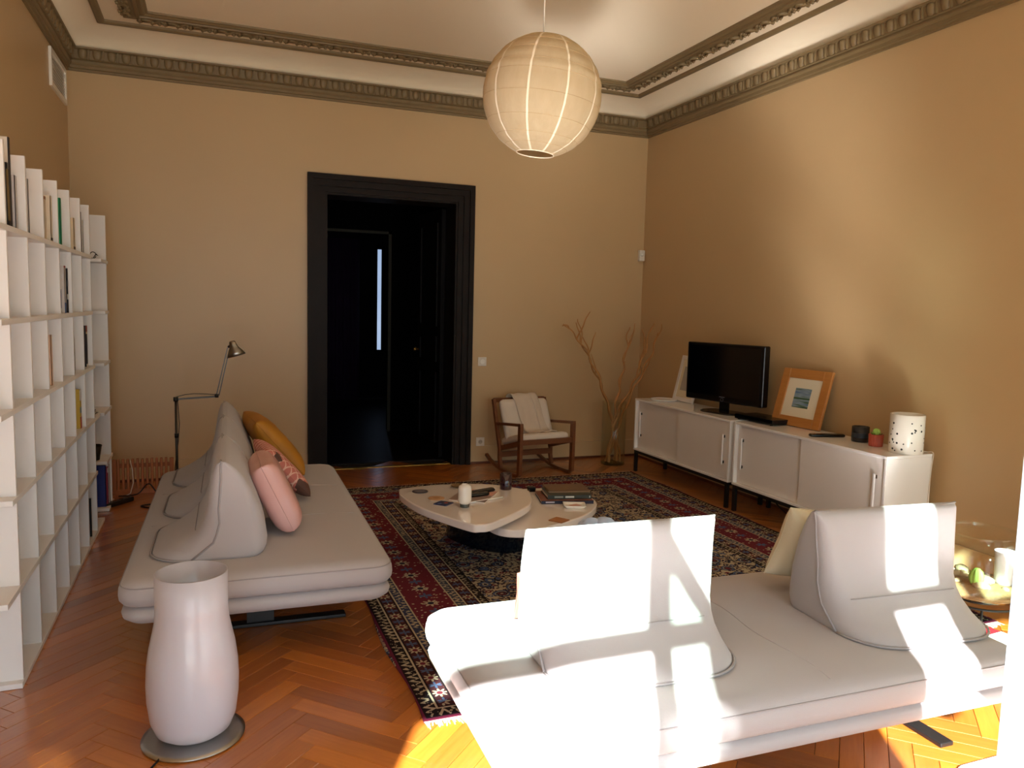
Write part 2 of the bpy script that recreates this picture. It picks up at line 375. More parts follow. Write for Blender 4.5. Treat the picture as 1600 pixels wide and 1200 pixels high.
def shows(X, Y):
    if RX0+.1 < X < RX1-.1 and RY0+.1 < Y < RY1-.1: return 0
    if -.3 < X < .65 and 3.75 < Y < 5.2: return 0
    if X < -.75 and Y > 3.2: return 0
    if 1.0 < X < 2.3 and 2.1 < Y < 2.6: return 0
    if Y < .6: return 0
    x, y, d = proj((X, Y, 0))
    if d < .2 or not (-40 < x < 1640 and 0 < y < 1240): return 0
    return 1/(d*d*d)
ranked = sorted(range(len(planks)), key=lambda i: -shows(planks[i][0], planks[i][1]))
single = set(i for i in ranked[:300] if shows(planks[i][0], planks[i][1]) > 0)
rest = MB(); gcv = []; first = True
for i, (X, Y, a) in enumerate(planks):
    dz = random.uniform(-.0005, .0005)
    if i in single:
        if first: proto.location = (X, Y, dz); proto.rotation_euler = (0, 0, a); first = False
        else: copy_obj(proto, FLOOR, (X, Y, dz), (0, 0, a))
    else:
        mt = Matrix.Translation((X, Y, dz)) @ Matrix.Rotation(a, 4, 'Z')
        rest.loft([[mt @ Vector(p) for p in r] for r in plank_mesh(PL, PW)], smooth=False, cap0=False)
        r_ = random.random()*50
        for p in mb.v: gcv += [p[0]+r_, p[1], r_]
ro = rest.build('distant_planks', 'parquet', FLOOR); ro['kind'] = 'stuff'; add_gc(ro.data, gcv)

# skirtings
def skirting(name, a, b):
    o = box(name, 'wall', a, b); struct(o); return o
skirting('baseboard_back_left', (X0, Y1-.014, 0), (.773, Y1, .17)); skirting('baseboard_back_right', (2.281, Y1-.014, 0), (X1, Y1, .17))
skirting('baseboard_right', (X1-.014, Y0, 0), (X1, Y1, .17)); skirting('baseboard_left', (X0, Y0, 0), (X0+.014, Y1, .17))
M['strip'] = wood('floor_strip_wood', '#4c2410', '#6b3517', .4)
o = struct(box('trim_8', 'strip', (2.281, Y1-.03, 0), (X1-.014, Y1-.014, .02))); o = struct(box('trim_9', 'strip', (X0+.014, Y1-.03, 0), (.773, Y1-.014, .02)))
o = struct(box('trim_10', 'strip', (X1-.03, Y0, 0), (X1-.014, Y1-.03, .02)))

# cornice: a profile carried round the room
def room_ring(name, prof, m, smooth=False):
    b = MB(); rings = []
    for o_, z in prof: rings.append([(X0+o_, Y0+o_, z), (X1-o_, Y0+o_, z), (X1-o_, Y1-o_, z), (X0+o_, Y1-o_, z)])
    n = len(rings)
    vs = [p for r in rings for p in r]; fs = [(i*4+j, i*4+(j+1) % 4, (i+1)*4+(j+1) % 4, (i+1)*4+j) for i in range(n-1) for j in range(4)]
    b.add(vs, [f[::-1] for f in fs], smooth); return struct(b.build(name, m))
LOW = room_ring('trim_1', [(0, 3.222), (.018, 3.222), (.018, 3.238), (.03, 3.242), (.03, 3.262), (.036, 3.264), (.045, 3.276), (.045, 3.287), (.038, 3.289),
                           (.038, 3.297), (.05, 3.3), (.055, 3.303), (.05, 3.31), (.055, 3.372), (.078, 3.38), (.082, 3.39), (.02, 3.392)], 'trim')
LOW['label'] = 'brown stepped cornice moulding with egg ornament round the room'
cove = [(.03+.235*(1-math.cos(a)), 3.385+.16*math.sin(a)) for a in [i/14*PI/2 for i in range(15)]]
COVE = room_ring('trim_2', cove, 'ceil', True); COVE['label'] = 'cream plaster cove between wall cornice and ceiling'
B1 = room_ring('trim_3', [(.245, ZC), (.248, 3.528), (.262, 3.52), (.288, 3.52), (.3, 3.53), (.302, ZC)], 'trim')
FR = room_ring('trim_4', [(.44, ZC), (.442, 3.53), (.52, 3.524), (.535, 3.512), (.555, 3.512), (.56, 3.522), (.585, 3.518), (.6, 3.53), (.612, 3.532), (.614, ZC)], 'trim')
FR['label'] = 'brown ceiling frieze with curling leaf ornament'
# eggs of the cornice, one by one where they show
eg = MB(); rings = []
for z, w, d in ((-.034, .012, .002), (-.024, .024, .014), (-.004, .031, .022), (.018, .033, .024), (.032, .031, .026), (.038, .02, .018)):
    rings.append([(w*math.cos(a), -d*max(0, math.sin(a)), z) for a in [PI*i/6 for i in range(7)]])
eg.loft(rings, True, True, True, closed=False)
eg.box(.038, .048, -.016, 0, -.034, .036)
e0 = eg.build('egg', 'trim', LOW); used = [0]
def egg(x, y, rz):
    if used[0] == 0: e0.location = (x, y, 3.34); e0.rotation_euler = (0, 0, rz); used[0] = 1
    else: copy_obj(e0, LOW, (x, y, 3.34), (0, 0, rz))
n = int((X1-X0-.2)/.1)
for i in range(n): egg(X0+.12+i*.1, Y1-.05, 0)
for i in range(42): egg(X1-.05, Y1-.12-i*.1, -PI/2)
for i in range(26): egg(X0+.05, Y1-.12-i*.1, PI/2)
# curling leaves of the ceiling frieze
lf = MB()
sp_ = [(-.085+.012*i, .02*math.sin(i*.9)-.035, 0) for i in range(8)]
spiral = [(.02+(.036-.0028*i)*math.cos(i*.62), -.036+(.036-.0028*i)*math.sin(i*.62), 0) for i in range(11)]
lf.tube(sp_+spiral, [.009+.006*math.sin(i/18*PI) for i in range(19)], 5)
for q, (cx_, cy_, l_, a_) in enumerate(((-.05, -.05, .045, 2.2), (-.02, -.06, .04, 1.1), (.055, -.055, .04, .4), (.06, -.02, .03, -.4), (-.07, -.01, .03, 3.0))):
    tip = (cx_+l_*math.cos(a_), cy_-abs(l_*math.sin(a_))*.5, 0)
    lf.tube([(cx_, cy_, 0), ((cx_+tip[0])/2, (cy_+tip[1])/2, -.006), tip], [.012, .014, .003], 5)
l0 = lf.build('leaf_scroll', 'trim', FR); used2 = [0]
def scroll(x, y, rz):
    if used2[0] == 0: l0.location = (x, y, 3.524); l0.rotation_euler = (0, 0, rz); used2[0] = 1
    else: copy_obj(l0, FR, (x, y, 3.524), (0, 0, rz))
for i in range(24): scroll(X0+.62+i*.172, Y1-.5, PI)
for i in range(22): scroll(X1-.5, Y1-.62-i*.172, PI/2)
for i in range(14): scroll(X0+.5, Y1-.62-i*.172, -PI/2)

# door casing, dark: three stepped frames, then the open leaf beyond
def casing(o, x0, x1, z1, w, y0, y1):
    for a, b, c, d in ((x0-w, x0, 0, z1+w), (x1, x1+w, 0, z1+w), (x0, x1, z1, z1+w)): o.box(a, b, y0, y1, c, d)
cs = MB()
casing(cs, DX0, DX1, DZ, .05, Y1-.012, Y1+.002); casing(cs, DX0-.05, DX1+.05, DZ+.05, .055, Y1-.03, Y1+.002); casing(cs, DX0-.105, DX1+.105, DZ+.105, .045, Y1-.05, Y1+.002)
casing(cs, DX0, DX1, DZ-.0, -.02, Y1, Y1+WT+.02)
o = struct(cs.build('trim_5', 'casing')); o['label'] = 'black stepped casing round the tall doorway'
struct(box('trim_6', 'brass', (DX0+.02, Y1+.05, -.013), (DX1-.02, Y1+.09, .004)))['label'] = 'thin brass threshold strip in the doorway'
door = bpy.data.objects.new('door_1', None); COL.objects.link(door); door.location = (2.10, Y1+WT+.02, 0); door.rotation_euler = (0, 0, math.radians(97)); struct(door)
door['label'] = 'black panelled door leaf standing open into the dark hall'
box('leaf', 'blackwood', (0, 0, .01), (.6, .04, 2.42), door)
for z0, z1 in ((.15, .85), (.95, 1.2), (1.3, 2.3)):
    fr = MB()
    for a, b, c, d in ((.08, .1, z0, z1), (.5, .52, z0, z1), (.1, .5, z0, z0+.02), (.1, .5, z1-.02, z1)): fr.box(a, b, .04, .055, c, d)
    p_ = fr.build('panel_moulding', 'blackwood', door)
MB().lathe([(.004, 0), (.012, .004), (.012, .03), (.022, .04), (.02, .06), (.002, .065)], 12).build('door_knob', 'brass', door, (.55, .04, 1.05)).rotation_euler = (-PI/2, 0, 0)
# dark hall and the room after it
HY = Y1+WT
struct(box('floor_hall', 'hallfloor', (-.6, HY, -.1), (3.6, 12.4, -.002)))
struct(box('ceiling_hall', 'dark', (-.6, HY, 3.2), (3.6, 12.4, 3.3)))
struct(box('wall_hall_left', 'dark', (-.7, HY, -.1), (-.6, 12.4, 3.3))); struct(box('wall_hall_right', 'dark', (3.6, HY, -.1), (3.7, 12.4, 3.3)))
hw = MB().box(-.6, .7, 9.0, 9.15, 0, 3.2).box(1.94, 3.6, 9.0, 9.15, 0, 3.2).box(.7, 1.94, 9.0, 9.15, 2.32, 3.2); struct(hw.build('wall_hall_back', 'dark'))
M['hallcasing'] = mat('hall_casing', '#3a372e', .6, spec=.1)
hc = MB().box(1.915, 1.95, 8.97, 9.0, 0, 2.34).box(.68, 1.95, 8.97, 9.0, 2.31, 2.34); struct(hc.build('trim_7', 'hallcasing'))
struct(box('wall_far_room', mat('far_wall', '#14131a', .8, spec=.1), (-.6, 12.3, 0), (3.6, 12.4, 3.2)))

t = NT('far_daylight'); em = t.new('ShaderNodeEmission'); nz = t.noise(t.coord(), 3, 2); t.put(em.inputs[0], t.mix(nz.outputs[0], (.35, .5, .8), (.6, .75, 1))); em.inputs[1].default_value = .25; t.l.new(em.outputs[0], t.out.inputs[0]); M['fardaylight'] = t.m
wn4 = bpy.data.objects.new('window_4', None); COL.objects.link(wn4); struct(wn4); wn4['label'] = 'narrow lit gap of a window in the dark far room'
box('frame', 'dark', (2.40, 12.25, .74), (2.56, 12.29, 2.42), wn4); box('pane', 'fardaylight', (2.44, 12.24, .78), (2.50, 12.25, 2.36), wn4)
fcu = MB(); Pc = [(1.2+.95*i/40, 12.16+.03*math.sin(i*1.3)) for i in range(41)]; ringc = Pc+[(x, y+.006) for x, y in reversed(Pc)]
fcu.loft([[(x, y, .0) for x, y in ringc], [(x, y, 2.5) for x, y in ringc]]); tag(fcu.build('purple_curtain', 'purple'), 'dim purple curtain in the dark room beyond the doorway', 'curtain')

# ------------------------------------------------------------------ windows behind the camera
def window(name, w, mull, label):
    e = bpy.data.objects.new(name, None); COL.objects.link(e); e['kind'] = 'structure'; e['label'] = label
    y0, y1 = Y0-.16, Y0-.1
    f = MB()
    for a, b, c, d in ((w[0], w[0]+.035, 0, WZ), (w[1]-.035, w[1], 0, WZ), (w[0], w[1], WZ-.04, WZ), (w[0], w[1], TZ-.033, TZ+.033), (mull[0], mull[1], TZ, WZ)): f.box(a, b, y0, y1, c, d)
    f.build('frame', 'frameWhite', e)
    box('pane', 'glass', (w[0]+.03, Y0-.132, TZ+.03), (w[1]-.03, Y0-.128, WZ-.035), e)
    struct(box('threshold', 'concrete', (w[0], Y0-.25, -.06), (w[1], Y0+.0, .012), e))
    return e
w1 = window('window_1', W1, (-.03, .04), 'white French window with fanlight, leaves folded into the room')
w2 = window('window_2', W2, (1.6, 1.66), 'second white French window with an added sun blocking cloth')
w3 = window('window_3_added', W3, (3.27, 3.33), 'unseen third white French window with fanlight, added at the right for sun bounce')  # unseen window added so more sun enters and bounces round the room
D90 = math.radians(91)
def leaf(win, hinge, ang, width, solid=.0):
    e = MB(); h0, h1 = .015, TZ-.035
    mt = Matrix.Translation(hinge) @ Matrix.Rotation(ang, 4, 'Z')
    for a, b, c, d in ((0, .06, h0, h1), (width-.07, width, h0, h1), (.06, width-.07, h0, .36), (.06, width-.07, h1-.07, h1), (.06, width-.07, 1.33, 1.36)): e.box(a, b, -.022, .022, c, d, mt)
    l_ = e.build('window_leaf', 'frameWhite', win)
    g_ = MB().box(.06, width-.07, -.003, .003, .36, h1-.07, mt).build('pane', 'glass', l_)
    return l_
leaf(w1, (W1[1], Y0, 0), math.radians(84.2), .523); leaf(w1, (W1[0]+.022, Y0, 0), math.radians(89), .575)
leaf(w2, (W2[1]-.025, Y0, 0), D90, .64); leaf(w2, (W2[0]+.025, Y0, 0), D90, .62)
leaf(w3, (W3[1]-.03, Y0-.13, 0), PI, .52); leaf(w3, (W3[0]+.03, Y0-.13, 0), 0, .52)
def curtain(x0, x1):
    P = [(x0+(x1-x0)*i/40, Y0+.06+.025*math.sin(i*1.1)) for i in range(41)]
    b = MB(); ring = P+[(x, y+.006) for x, y in reversed(P)]
    b.loft([[(x, y, .02) for x, y in ring], [(x, y, 2.75) for x, y in ring]])
    return b.build('curtain', 'curtain')
kn = thing('sun_blocker', 'unseen narrow beige cloth added in the window to block sun from the sofa end', 'curtain', (0, 0, 0))  # unseen cloth added to keep sun off the right end of the sofa
P = [(1.29+.21*i/24, Y0+.06+.022*math.sin(i*1.5)) for i in range(25)]; ring = P+[(x, y+.006) for x, y in reversed(P)]
MB().loft([[(x, y, 1.72) for x, y in ring], [(x, y, 2.74) for x, y in ring]]).build('cloth', 'curtain', kn)
MB().lathe([(.02, -.1), (.07, -.07), (.105, -.02), (.1, .03), (.07, .08), (.03, .1)], 20, sy=.6).build('knot', 'curtain', kn, (1.395, Y0+.06, 1.72))
cp = tag(MB().tube([(.85, Y0+.06, 2.75), (2.5, Y0+.06, 2.75)], .014, 10).build('sun_blocker_rod', 'blackmetal'), 'black rod added above the window to carry the sun blocking cloth', 'blocker rod')  # support for the added sun blocking cloth

# ------------------------------------------------------------------ rug
rc = ((RX0+RX1)/2, (RY0+RY1)/2)
rg = MB(); nx, ny = 30, 36; hx, hy = (RX1-RX0)/2, (RY1-RY0)/2
top = [[(-hx+2*hx*i/nx+.012*math.sin(j*.7)*(1 if i in (0, nx) else .3), -hy+2*hy*j/ny, .0095+.0012*math.sin(i*1.7)*math.sin(j*1.3)) for i in range(nx+1)] for j in range(ny+1)]
vs = [p for r in top for p in r]; W_ = nx+1
rg.add(vs, [(j*W_+i, j*W_+i+1, (j+1)*W_+i+1, (j+1)*W_+i) for j in range(ny) for i in range(nx)], True)
edge = top[0]+[r[-1] for r in top[1:]]+list(reversed(top[-1][:-1]))+[r[0] for r in reversed(top[1:-1])]
rg.loft([[(p[0], p[1], .0008) for p in edge], [(p[0], p[1], p[2]) for p in edge]], False, False, False)
rug = thing('persian_rug', 'large red, navy and cream Persian rug under the coffee table', 'rug', (rc[0], rc[1], 0))
rg.build('pile', 'rug', rug)
for sgn, nm in ((-1, 'fringe'), (1, 'fringe')):
    fb = MB(); x = -hx
    while x < hx:
        l_ = random.uniform(.02, .05); dx = random.uniform(-.02, .02); y = sgn*hy
        fb.add([(x, y, .006), (x+.006, y, .006), (x+.005+dx, y+sgn*l_, .003), (x+.001+dx, y+sgn*l_, .003)], [(0, 1, 2, 3)])
        x += .0045
    fo = fb.build(nm, 'fringe', rug); fo['kind'] = 'stuff'

# ------------------------------------------------------------------ sofas
def sofa(name, label, cx, cy, L, D, rz, seams, feet):
    """L along local x, D along local y"""
    t_ = thing(name, label, 'sofa', (cx, cy, 0), rz)
    hx, hy = L/2, D/2; zt = .395
    def prof(b, pts, r0, cap=True):
        b.loft([rrect(hx-i, hy-i, max(.02, r0-i*.6), 6, z) for i, z in pts])
    b = MB(); prof(b, [(.05, .287), (.015, .289), (.003, .305), (0, .325), (.002, .35), (.012, .372), (.03, .386), (.06, .394), (.12, .397), (.3, .400)], .09); b.build('mattress', 'sofa', t_)
    mp = t_.children[0]
    MB().tube(rrect(hx-.008, hy-.008, .085, 6, .366), .0025, 6, closed=True).build('seam', 'sofaseam', mp)
    for sx in seams:
        pts = [(sx+.012*math.sin(k*.5), q, .3945+.0055*min(1, max(0, (hy-abs(q)-.06)/.24))) for k, q in [(k, -hy+.06+(2*hy-.12)*k/24) for k in range(25)]]; MB().tube(pts, .0022, 6).build('seam', 'sofa', mp)
    b = MB(); prof(b, [(.16, .19), (.1, .196), (.04, .212), (.015, .232), (.01, .252), (.02, .272), (.05, .284), (.1, .286)], .09); b.build('base', 'sofa', t_)
    for fx in feet:
        f = MB(); f.box(fx-.03, fx+.03, -hy+.16, hy-.16, .001, .018); o = f.build('foot', 'blackmetal', t_); bevel(o, .004)
        MB().box(fx-.012, fx+.012, -.06, .06, .018, .195).build('support', 'blackmetal', o)
    return t_
S1R = math.radians(90-1.2)
sofa('platform_sofa', 'greige upholstered platform sofa with three back cushions beside the white bookcase', .205, 4.33, 2.2, 1.10, S1R, (-.28, .38), (-.68, .68))
sofa('platform_sofa', 'greige upholstered platform sofa with two back cushions, sunlit, its back to the windows', 1.635, 2.18, 1.88, .985, math.radians(-1), (.12,), (-.5, .76))

def backrest(label, x, y, rz, sx_=1.0, sz_=1.0):
    t_ = thing('back_cushion', label, 'cushion', (x, y, .3985), rz, 'weighted back cushions of the sofas'); t_.scale = (sx_, 1, sz_)
    # slices: (h, yfront, yback, halfwidth, back corner radius, front corner radius)
    sl_ = [(.0, .035, -.405, .315, .17, .05), (.012, .05, -.40, .318, .17, .06), (.04, .062, -.335, .316, .15, .06), (.075, .064, -.272, .315, .12, .06), (.11, .06, -.228, .315, .09, .06),
           (.16, .048, -.195, .318, .07, .05), (.22, .03, -.178, .322, .05, .05), (.29, .004, -.167, .327, .045, .045), (.35, -.026, -.158, .332, .04, .04),
           (.39, -.055, -.148, .336, .03, .03), (.415, -.08, -.138, .34, .02, .02), (.428, -.098, -.122, .342, .01, .01)]
    def outline(h, yf, yb, w, rb, rf, n=7):
        out = []
        for k, (sx, sy, r, yy) in enumerate(((1, 1, rf, yf), (-1, 1, rf, yf), (-1, -1, rb, yb), (1, -1, rb, yb))):
            r = min(r, (yf-yb)/2*.98)
            for i in range(n+1):
                a = k*PI/2+i/n*PI/2; X = sx*(w-r)+r*math.cos(a); Y = yy-sy*r+r*math.sin(a)
                # bulge the front, sag the top between the ears
                Y += (.02*math.cos(X/w*PI/2) if sy > 0 else 0)*(1 if h < .4 else .3)
                Z = h-(.016*(1-(abs(X)/w)**3)*(h/.43)**2)
                out.append((X, Y, Z))
        return out
    b = MB(); b.loft([outline(*q) for q in sl_]); body = b.build('cushion_body', 'sofa', t_)
    # piping: round the skirt hem and up over the top edge
    n8 = 8
    hem = outline(.006, .03, -.408, .32, .17, .03); hem = hem[n8:]+[]
    ends = []
    for q in sl_[1:]:
        o_ = outline(*q); ends.append((o_[2*n8+0], o_[3*n8+n8-1]))
    left = [p for p, _ in ends]; right = [p for _, p in ends]
    hem_back = outline(.006, .03, -.41, .321, .17, .02)
    MB().tube(hem_back[2*n8:4*n8], .0045, 6).build('piping', 'sofaseam', t_)
    up = [hem_back[2*n8]]+left[2:]+[((left[-1][0]*(1-k/8)+right[-1][0]*k/8), -.118, left[-1][2]-.016*(1-abs(1-k/4)**3)+.003) for k in range(9)]+list(reversed(right[2:]))+[hem_back[4*n8-1]]
    MB().tube(up, .0045, 6).build('piping', 'sofaseam', t_)
    ws = outline(.118, .06, -.226, .317, .09, .06)
    MB().tube(ws[2*n8+6:4*n8-6], .0016, 6).build('seam', 'sofaseam', t_)
    return t_
nm_ = ['back cushion on the bookcase-side sofa, end nearest the white glass lamp', 'middle back cushion of the sofa beside the bookcase', 'back cushion on the bookcase-side sofa, end nearest the doorway wall']
for (y, lb) in zip((3.74, 4.435, 5.13), nm_):
    backrest('greige '+lb, .16+(y-4.3)*.02, y, -PI/2-math.radians(1.2))
backrest('greige back cushion striped by sun and window bar shadows, salmon cushion behind it', 1.25, 2.272, math.radians(-1.5), 1.0, .96)
backrest('greige back cushion mostly in shade on the sunlit sofa, cream pillow behind it', 2.325, 2.215, math.radians(-4), .93, .94)

def pillow(name, label, loc, size, thick, m, rot, cat='cushion', pinch=.5, seam=None, pw=2.6):
    t_ = thing(name, label, cat, loc); t_.rotation_euler = rot
    b = MB(); N = 22; grid = []
    for sgn in (1, -1):
        for j in range(N+1):
            for i in range(N+1):
                u, v_ = math.sin((i/N*2-1)*PI/2), math.sin((j/N*2-1)*PI/2)
                f = max(0, (1-abs(u)**pw)*(1-abs(v_)**pw))**pinch
                k = 1-.06*(1-abs(u))*abs(v_)**3; k2 = 1-.06*(1-abs(v_))*abs(u)**3
                rip = 1+.025*math.sin(v_*17+u*3)*(1-u*u)
                grid.append((u*size[0]/2*k2, sgn*thick/2*f*rip, v_*size[1]/2*k+size[1]/2))
    M_ = N+1; fs = []; H_ = M_*M_
    def vid(i, j, h): return j*M_+i if (h == 0 or i in (0, N) or j in (0, N)) else H_+j*M_+i
    for j in range(N):
        for i in range(N):
            fs.append((vid(i, j, 0), vid(i+1, j, 0), vid(i+1, j+1, 0), vid(i, j+1, 0))); fs.append((vid(i, j, 1), vid(i, j+1, 1), vid(i+1, j+1, 1), vid(i+1, j, 1)))
    used_ = sorted(set(q for f_ in fs for q in f_)); ix = {q: n_ for n_, q in enumerate(used_)}
    b.add([grid[q] for q in used_], [tuple(ix[q] for q in f_) for f_ in fs], True); body = b.build('cushion_body', m, t_)
    ed = [grid[i] for i in range(M_)]+[grid[j*M_+N] for j in range(1, M_)]+[grid[N*M_+i] for i in range(N-1, -1, -1)]+[grid[j*M_] for j in range(N-1, 0, -1)]
    MB().tube(ed, .0022, 5, closed=True).build('seam', seam or m, t_)
    return t_
D_ = math.radians
pillow('pink_cushion', 'pale pink satin cushion propped against the back cushion nearest the glass lamp', (.345, 3.87, .428), (.40, .345), .15, 'pink', (D_(25), 0, -PI/2), pinch=.28, pw=5)
pillow('lattice_cushion', 'pink cushion with pale lattice print leaning on the mustard cushion', (.475, 4.52, .428), (.40, .36), .11, 'lattice', (D_(42), 0, -PI/2+.1), pinch=.4, pw=3.5)
pillow('mustard_cushion', 'mustard yellow velvet cushion leaning on the back cushion by the doorway', (.49, 5.08, .44), (.52, .44), .16, 'mustard', (D_(40), 0, -PI/2+.1), pinch=.38, pw=3.4)
pillow('salmon_cushion', 'salmon pink cushion peeping out behind the sun striped back cushion', (1.125, 2.45, .405), (.28, .17), .13, 'pinkdull', (D_(6), 0, 0), pinch=.45, pw=3.5)
pillow('linen_pillow', 'cream linen pillow tucked beside the shaded back cushion', (2.255, 2.405, .436), (.42, .30), .13, 'linen', (D_(16), D_(9), D_(-6)), pw=4)
# chunky knit ball
kb = thing('knitted_cushion', 'pale blue chunky knotted cushion just showing over the sun striped back cushion', 'cushion', (1.36, 2.53, .402))
kn_ = MB()
for i in range(70):
    zf = 1-2*(i+.5)/70; rf = math.sqrt(1-zf*zf); an = i*2.39996; cx_, cy_, cz_ = .128*rf*math.cos(an), .128*rf*math.sin(an), .16+.122*zf
    kn_.lathe([(.0366*math.cos(q), .0366*math.sin(q)) for q in [(-.5+k/6)*PI*.98 for k in range(7)]], 10, c=(cx_, cy_, cz_), sx=1.15)
kn_.build('yarn_lumps', 'blueknit', kb)
MB().lathe([(.02, .04), (.1, .07), (.128, .16), (.1, .25), (.02, .28)], 20).build('filling', 'blueknit', kb)

# ------------------------------------------------------------------ bookcases
BX0, BX1 = X0+.02, -.70
SH = [0.0, .375, .722, 1.055, 1.392, 1.735]
bk = thing('bookcase', 'tall white open bookcase running along the left wall, seven uprights', 'bookcase', (0, 0, 0))
YK = [3.335+.3475*k for k in range(7)]
for y in YK: box('upright', 'white', (BX0, y, .022), (BX1, y+.018, 2.06), bk)
ends = [(3.30, 5.74), (3.13, 5.48), (3.26, 5.66), (3.14, 5.49), (3.2, 5.46), (3.22, 5.46)]
for z, (a, b) in zip(SH, ends): bevel(box('shelf', 'white', (BX0, a, z if z else .001), (BX1+.004, b, z+.022), bk), .0015, 1)
MB().lathe([(.006, 0), (.006, .002)], 10).build('cable_hole', 'blackmetal', bk, (-.8, YK[1]-.001, .12)).rotation_euler = (PI/2, 0, 0)
bk2 = thing('bookcase', 'narrow white open bookcase in the corner past the long one', 'bookcase', (0, 0, 0))
for y in (6.2,): box('upright', 'white', (BX0, y, .022), (BX1, y+.018, 2.075), bk2)
for z, a in zip((0., .345, .695, 1.03, 1.385, 1.738), (5.98, 5.93, 5.86, 5.92, 6.05, 5.9)): bevel(box('shelf', 'white', (BX0, a, z if z else .001), (BX1+.004, 6.27, z+.022), bk2), .0015, 1)

def book(label, y, z, th, h, col, depth=.17, lean=0., xf=-.715, band=None, top=None, cover=None):
    t_ = thing('book', label, 'book', (xf, y, z+.0225), 0, None); t_.rotation_euler = (D_(lean), 0, 0)
    box('pages', 'paperwhite', (-depth+.004, .002, .003), (-.003, th-.002, h-.003), t_)
    c = MB().box(-depth, -.0, 0, .0022, 0, h).box(-depth, 0, th-.0022, th, 0, h).box(-.0028, 0, 0, th, 0, h); c.build('cover', cmat(col), t_)
    for (b0, b1, bc) in (band or []): box('spine_print', cmat(bc), (-.003, -.0003, h*b0), (.0006, th+.0003, h*b1), t_)
    for (x0, x1, b0, b1, bc) in (cover or []): box('cover_print', cmat(bc), (-depth*x0, -.0006, h*b0), (-depth*x1, .0004, h*b1), t_)
    return t_
T5 = 1.735
b_ = book('large white book with a dark spine and black title on the bookcase top row', 3.495, T5, .022, .34, '#cfc3b4', .2, band=[(0, 1, '#241a1c')])
tx = bpy.data.curves.new('title_lettering', 'FONT'); tx.body = 'le'; tx.size = .05; tx.extrude = .0002
to = bpy.data.objects.new('lettering_source', tx); COL.objects.link(to)
bpy.context.view_layer.update(); tm = bpy.data.meshes.new_from_object(to.evaluated_get(bpy.context.evaluated_depsgraph_get())); bpy.data.objects.remove(to)
tm.materials.clear(); tm.materials.append(M['blackmetal']); to = bpy.data.objects.new('title_lettering', tm); COL.objects.link(to); to.parent = b_; to.location = (-.075, -.0008, .25); to.rotation_euler = (PI/2, 0, 0)
book('black and gold book on the bookcase top row beside the large white one', 3.468, T5, .02, .24, '#1b1512', .16, lean=3, band=[(.1, .9, '#6b5428')])
book('pale grey book between the large white book and an upright', 3.578, T5, .03, .21, '#b9b2b2', .16)
book('thin dark brown book leaning on a white one in the top row', 3.77, T5, .012, .27, '#2a1714', .15, band=[(.1, .3, '#6a4032')])
book('thin white book beside the thin dark brown one', 3.812, T5, .012, .23, '#d5cbc6', .15)
book('cream book with a brown label next to the green book bay', 4.141, T5, .035, .20, '#cdb99f', .17, band=[(.93, 1, '#7a5230')])
book('taller cream book with a small black mark on its spine', 4.295, T5, .035, .22, '#d8c9b2', .17, band=[(.04, .1, '#3a302a')])
book('bright green book in the top row of the bookcase', 4.547, T5, .03, .24, '#1f8a5f', .17)
book('slim cream book leaning beside the bright green book', 4.408, T5, .013, .19, '#d8c8a8', .17)
book('cream paperback with a dark foot mark in the top row', 4.955, T5, .035, .18, '#d8c4a4', .17, band=[(.03, .12, '#4a3a30')])
book('dark red book in the top row near the bookcase end', 5.212, T5, .016, .24, '#55181a', .17)
book('thin white book beside the dark red one', 5.286, T5, .012, .2, '#d8cfc6', .17)
T4 = 1.392
book('white book with red top and blue foot in the second row', 4.614, T4, .03, .245, '#c9c2c0', .17, band=[(.96, 1, '#8a1f28'), (.0, .22, '#3a4f78')], cover=[(.5, .1, .1, .5, '#41527a')])
book('black book with white marks between the white and pale green books', 4.695, T4, .016, .235, '#15151a', .17, band=[(.3, .42, '#c9c9c2'), (.6, .72, '#44444a')])
book('pale green book standing next to the black one', 4.735, T4, .024, .235, '#8fae8c', .17)
T3 = 1.055
book('pale pink book alone in the third row', 4.19, T3, .028, .24, '#ddb79c', .17)
book('thin white book flat against an upright in the third row', 4.858, T3, .008, .2, '#dcd2c6', .17)
book('dark brown book with a red head in the third row', 5.30, T3, .03, .25, '#241612', .17, band=[(.85, 1, '#8a3a24'), (0, .07, '#d8c8b0'), (.8, .85, '#c9b08a')])
T2 = .722
book('yellow, red and white book in the fourth row', 4.994, T2, .034, .225, '#c9a63a', .17, band=[(0, .3, '#a8401f'), (.72, 1, '#c2bdb8'), (.4, .55, '#7a8a8a')])
for k, (c1, lb) in enumerate((('#20242c', 'dark magazine at the bottom of the small pile on the fourth shelf'), ('#c2b8b0', 'pale magazine in the middle of the small pile on the fourth shelf'), ('#2a2d3a', 'dark printed magazine on top of the small pile on the fourth shelf'))):
    m_ = thing('magazine', lb, 'magazine', (-.815, 5.56, T2+.0225+.0085*k), .1*k-.1)
    box('pages', 'paperwhite', (-.10, -.09, .001), (.10, .09, .007), m_); box('cover', cmat(c1), (-.102, -.092, .007), (.102, .092, .008), m_)
    box('cover_print', cmat('#d8d0c8' if k != 1 else '#3a3038'), (-.05, -.05, .0079), (.06, .02, .0083), m_)
book('dark spiral bound book on the lowest row of the bookcase', 5.282, 0.0, .012, .24, '#1d1a1e', .2)
BB = 0.0
b_ = thing('picture_book', 'large blue picture book facing out on the bottom shelf of the corner bookcase', 'book', (-.72, 6.03, .0225))
box('pages', 'paperwhite', (-.235, .003, .002), (-.002, .021, .293), b_); MB().box(-.24, 0, 0, .003, 0, .296).box(-.24, 0, .021, .024, 0, .296).box(-.003, 0, 0, .024, 0, .296).build('cover', cmat('#172a7a'), b_)
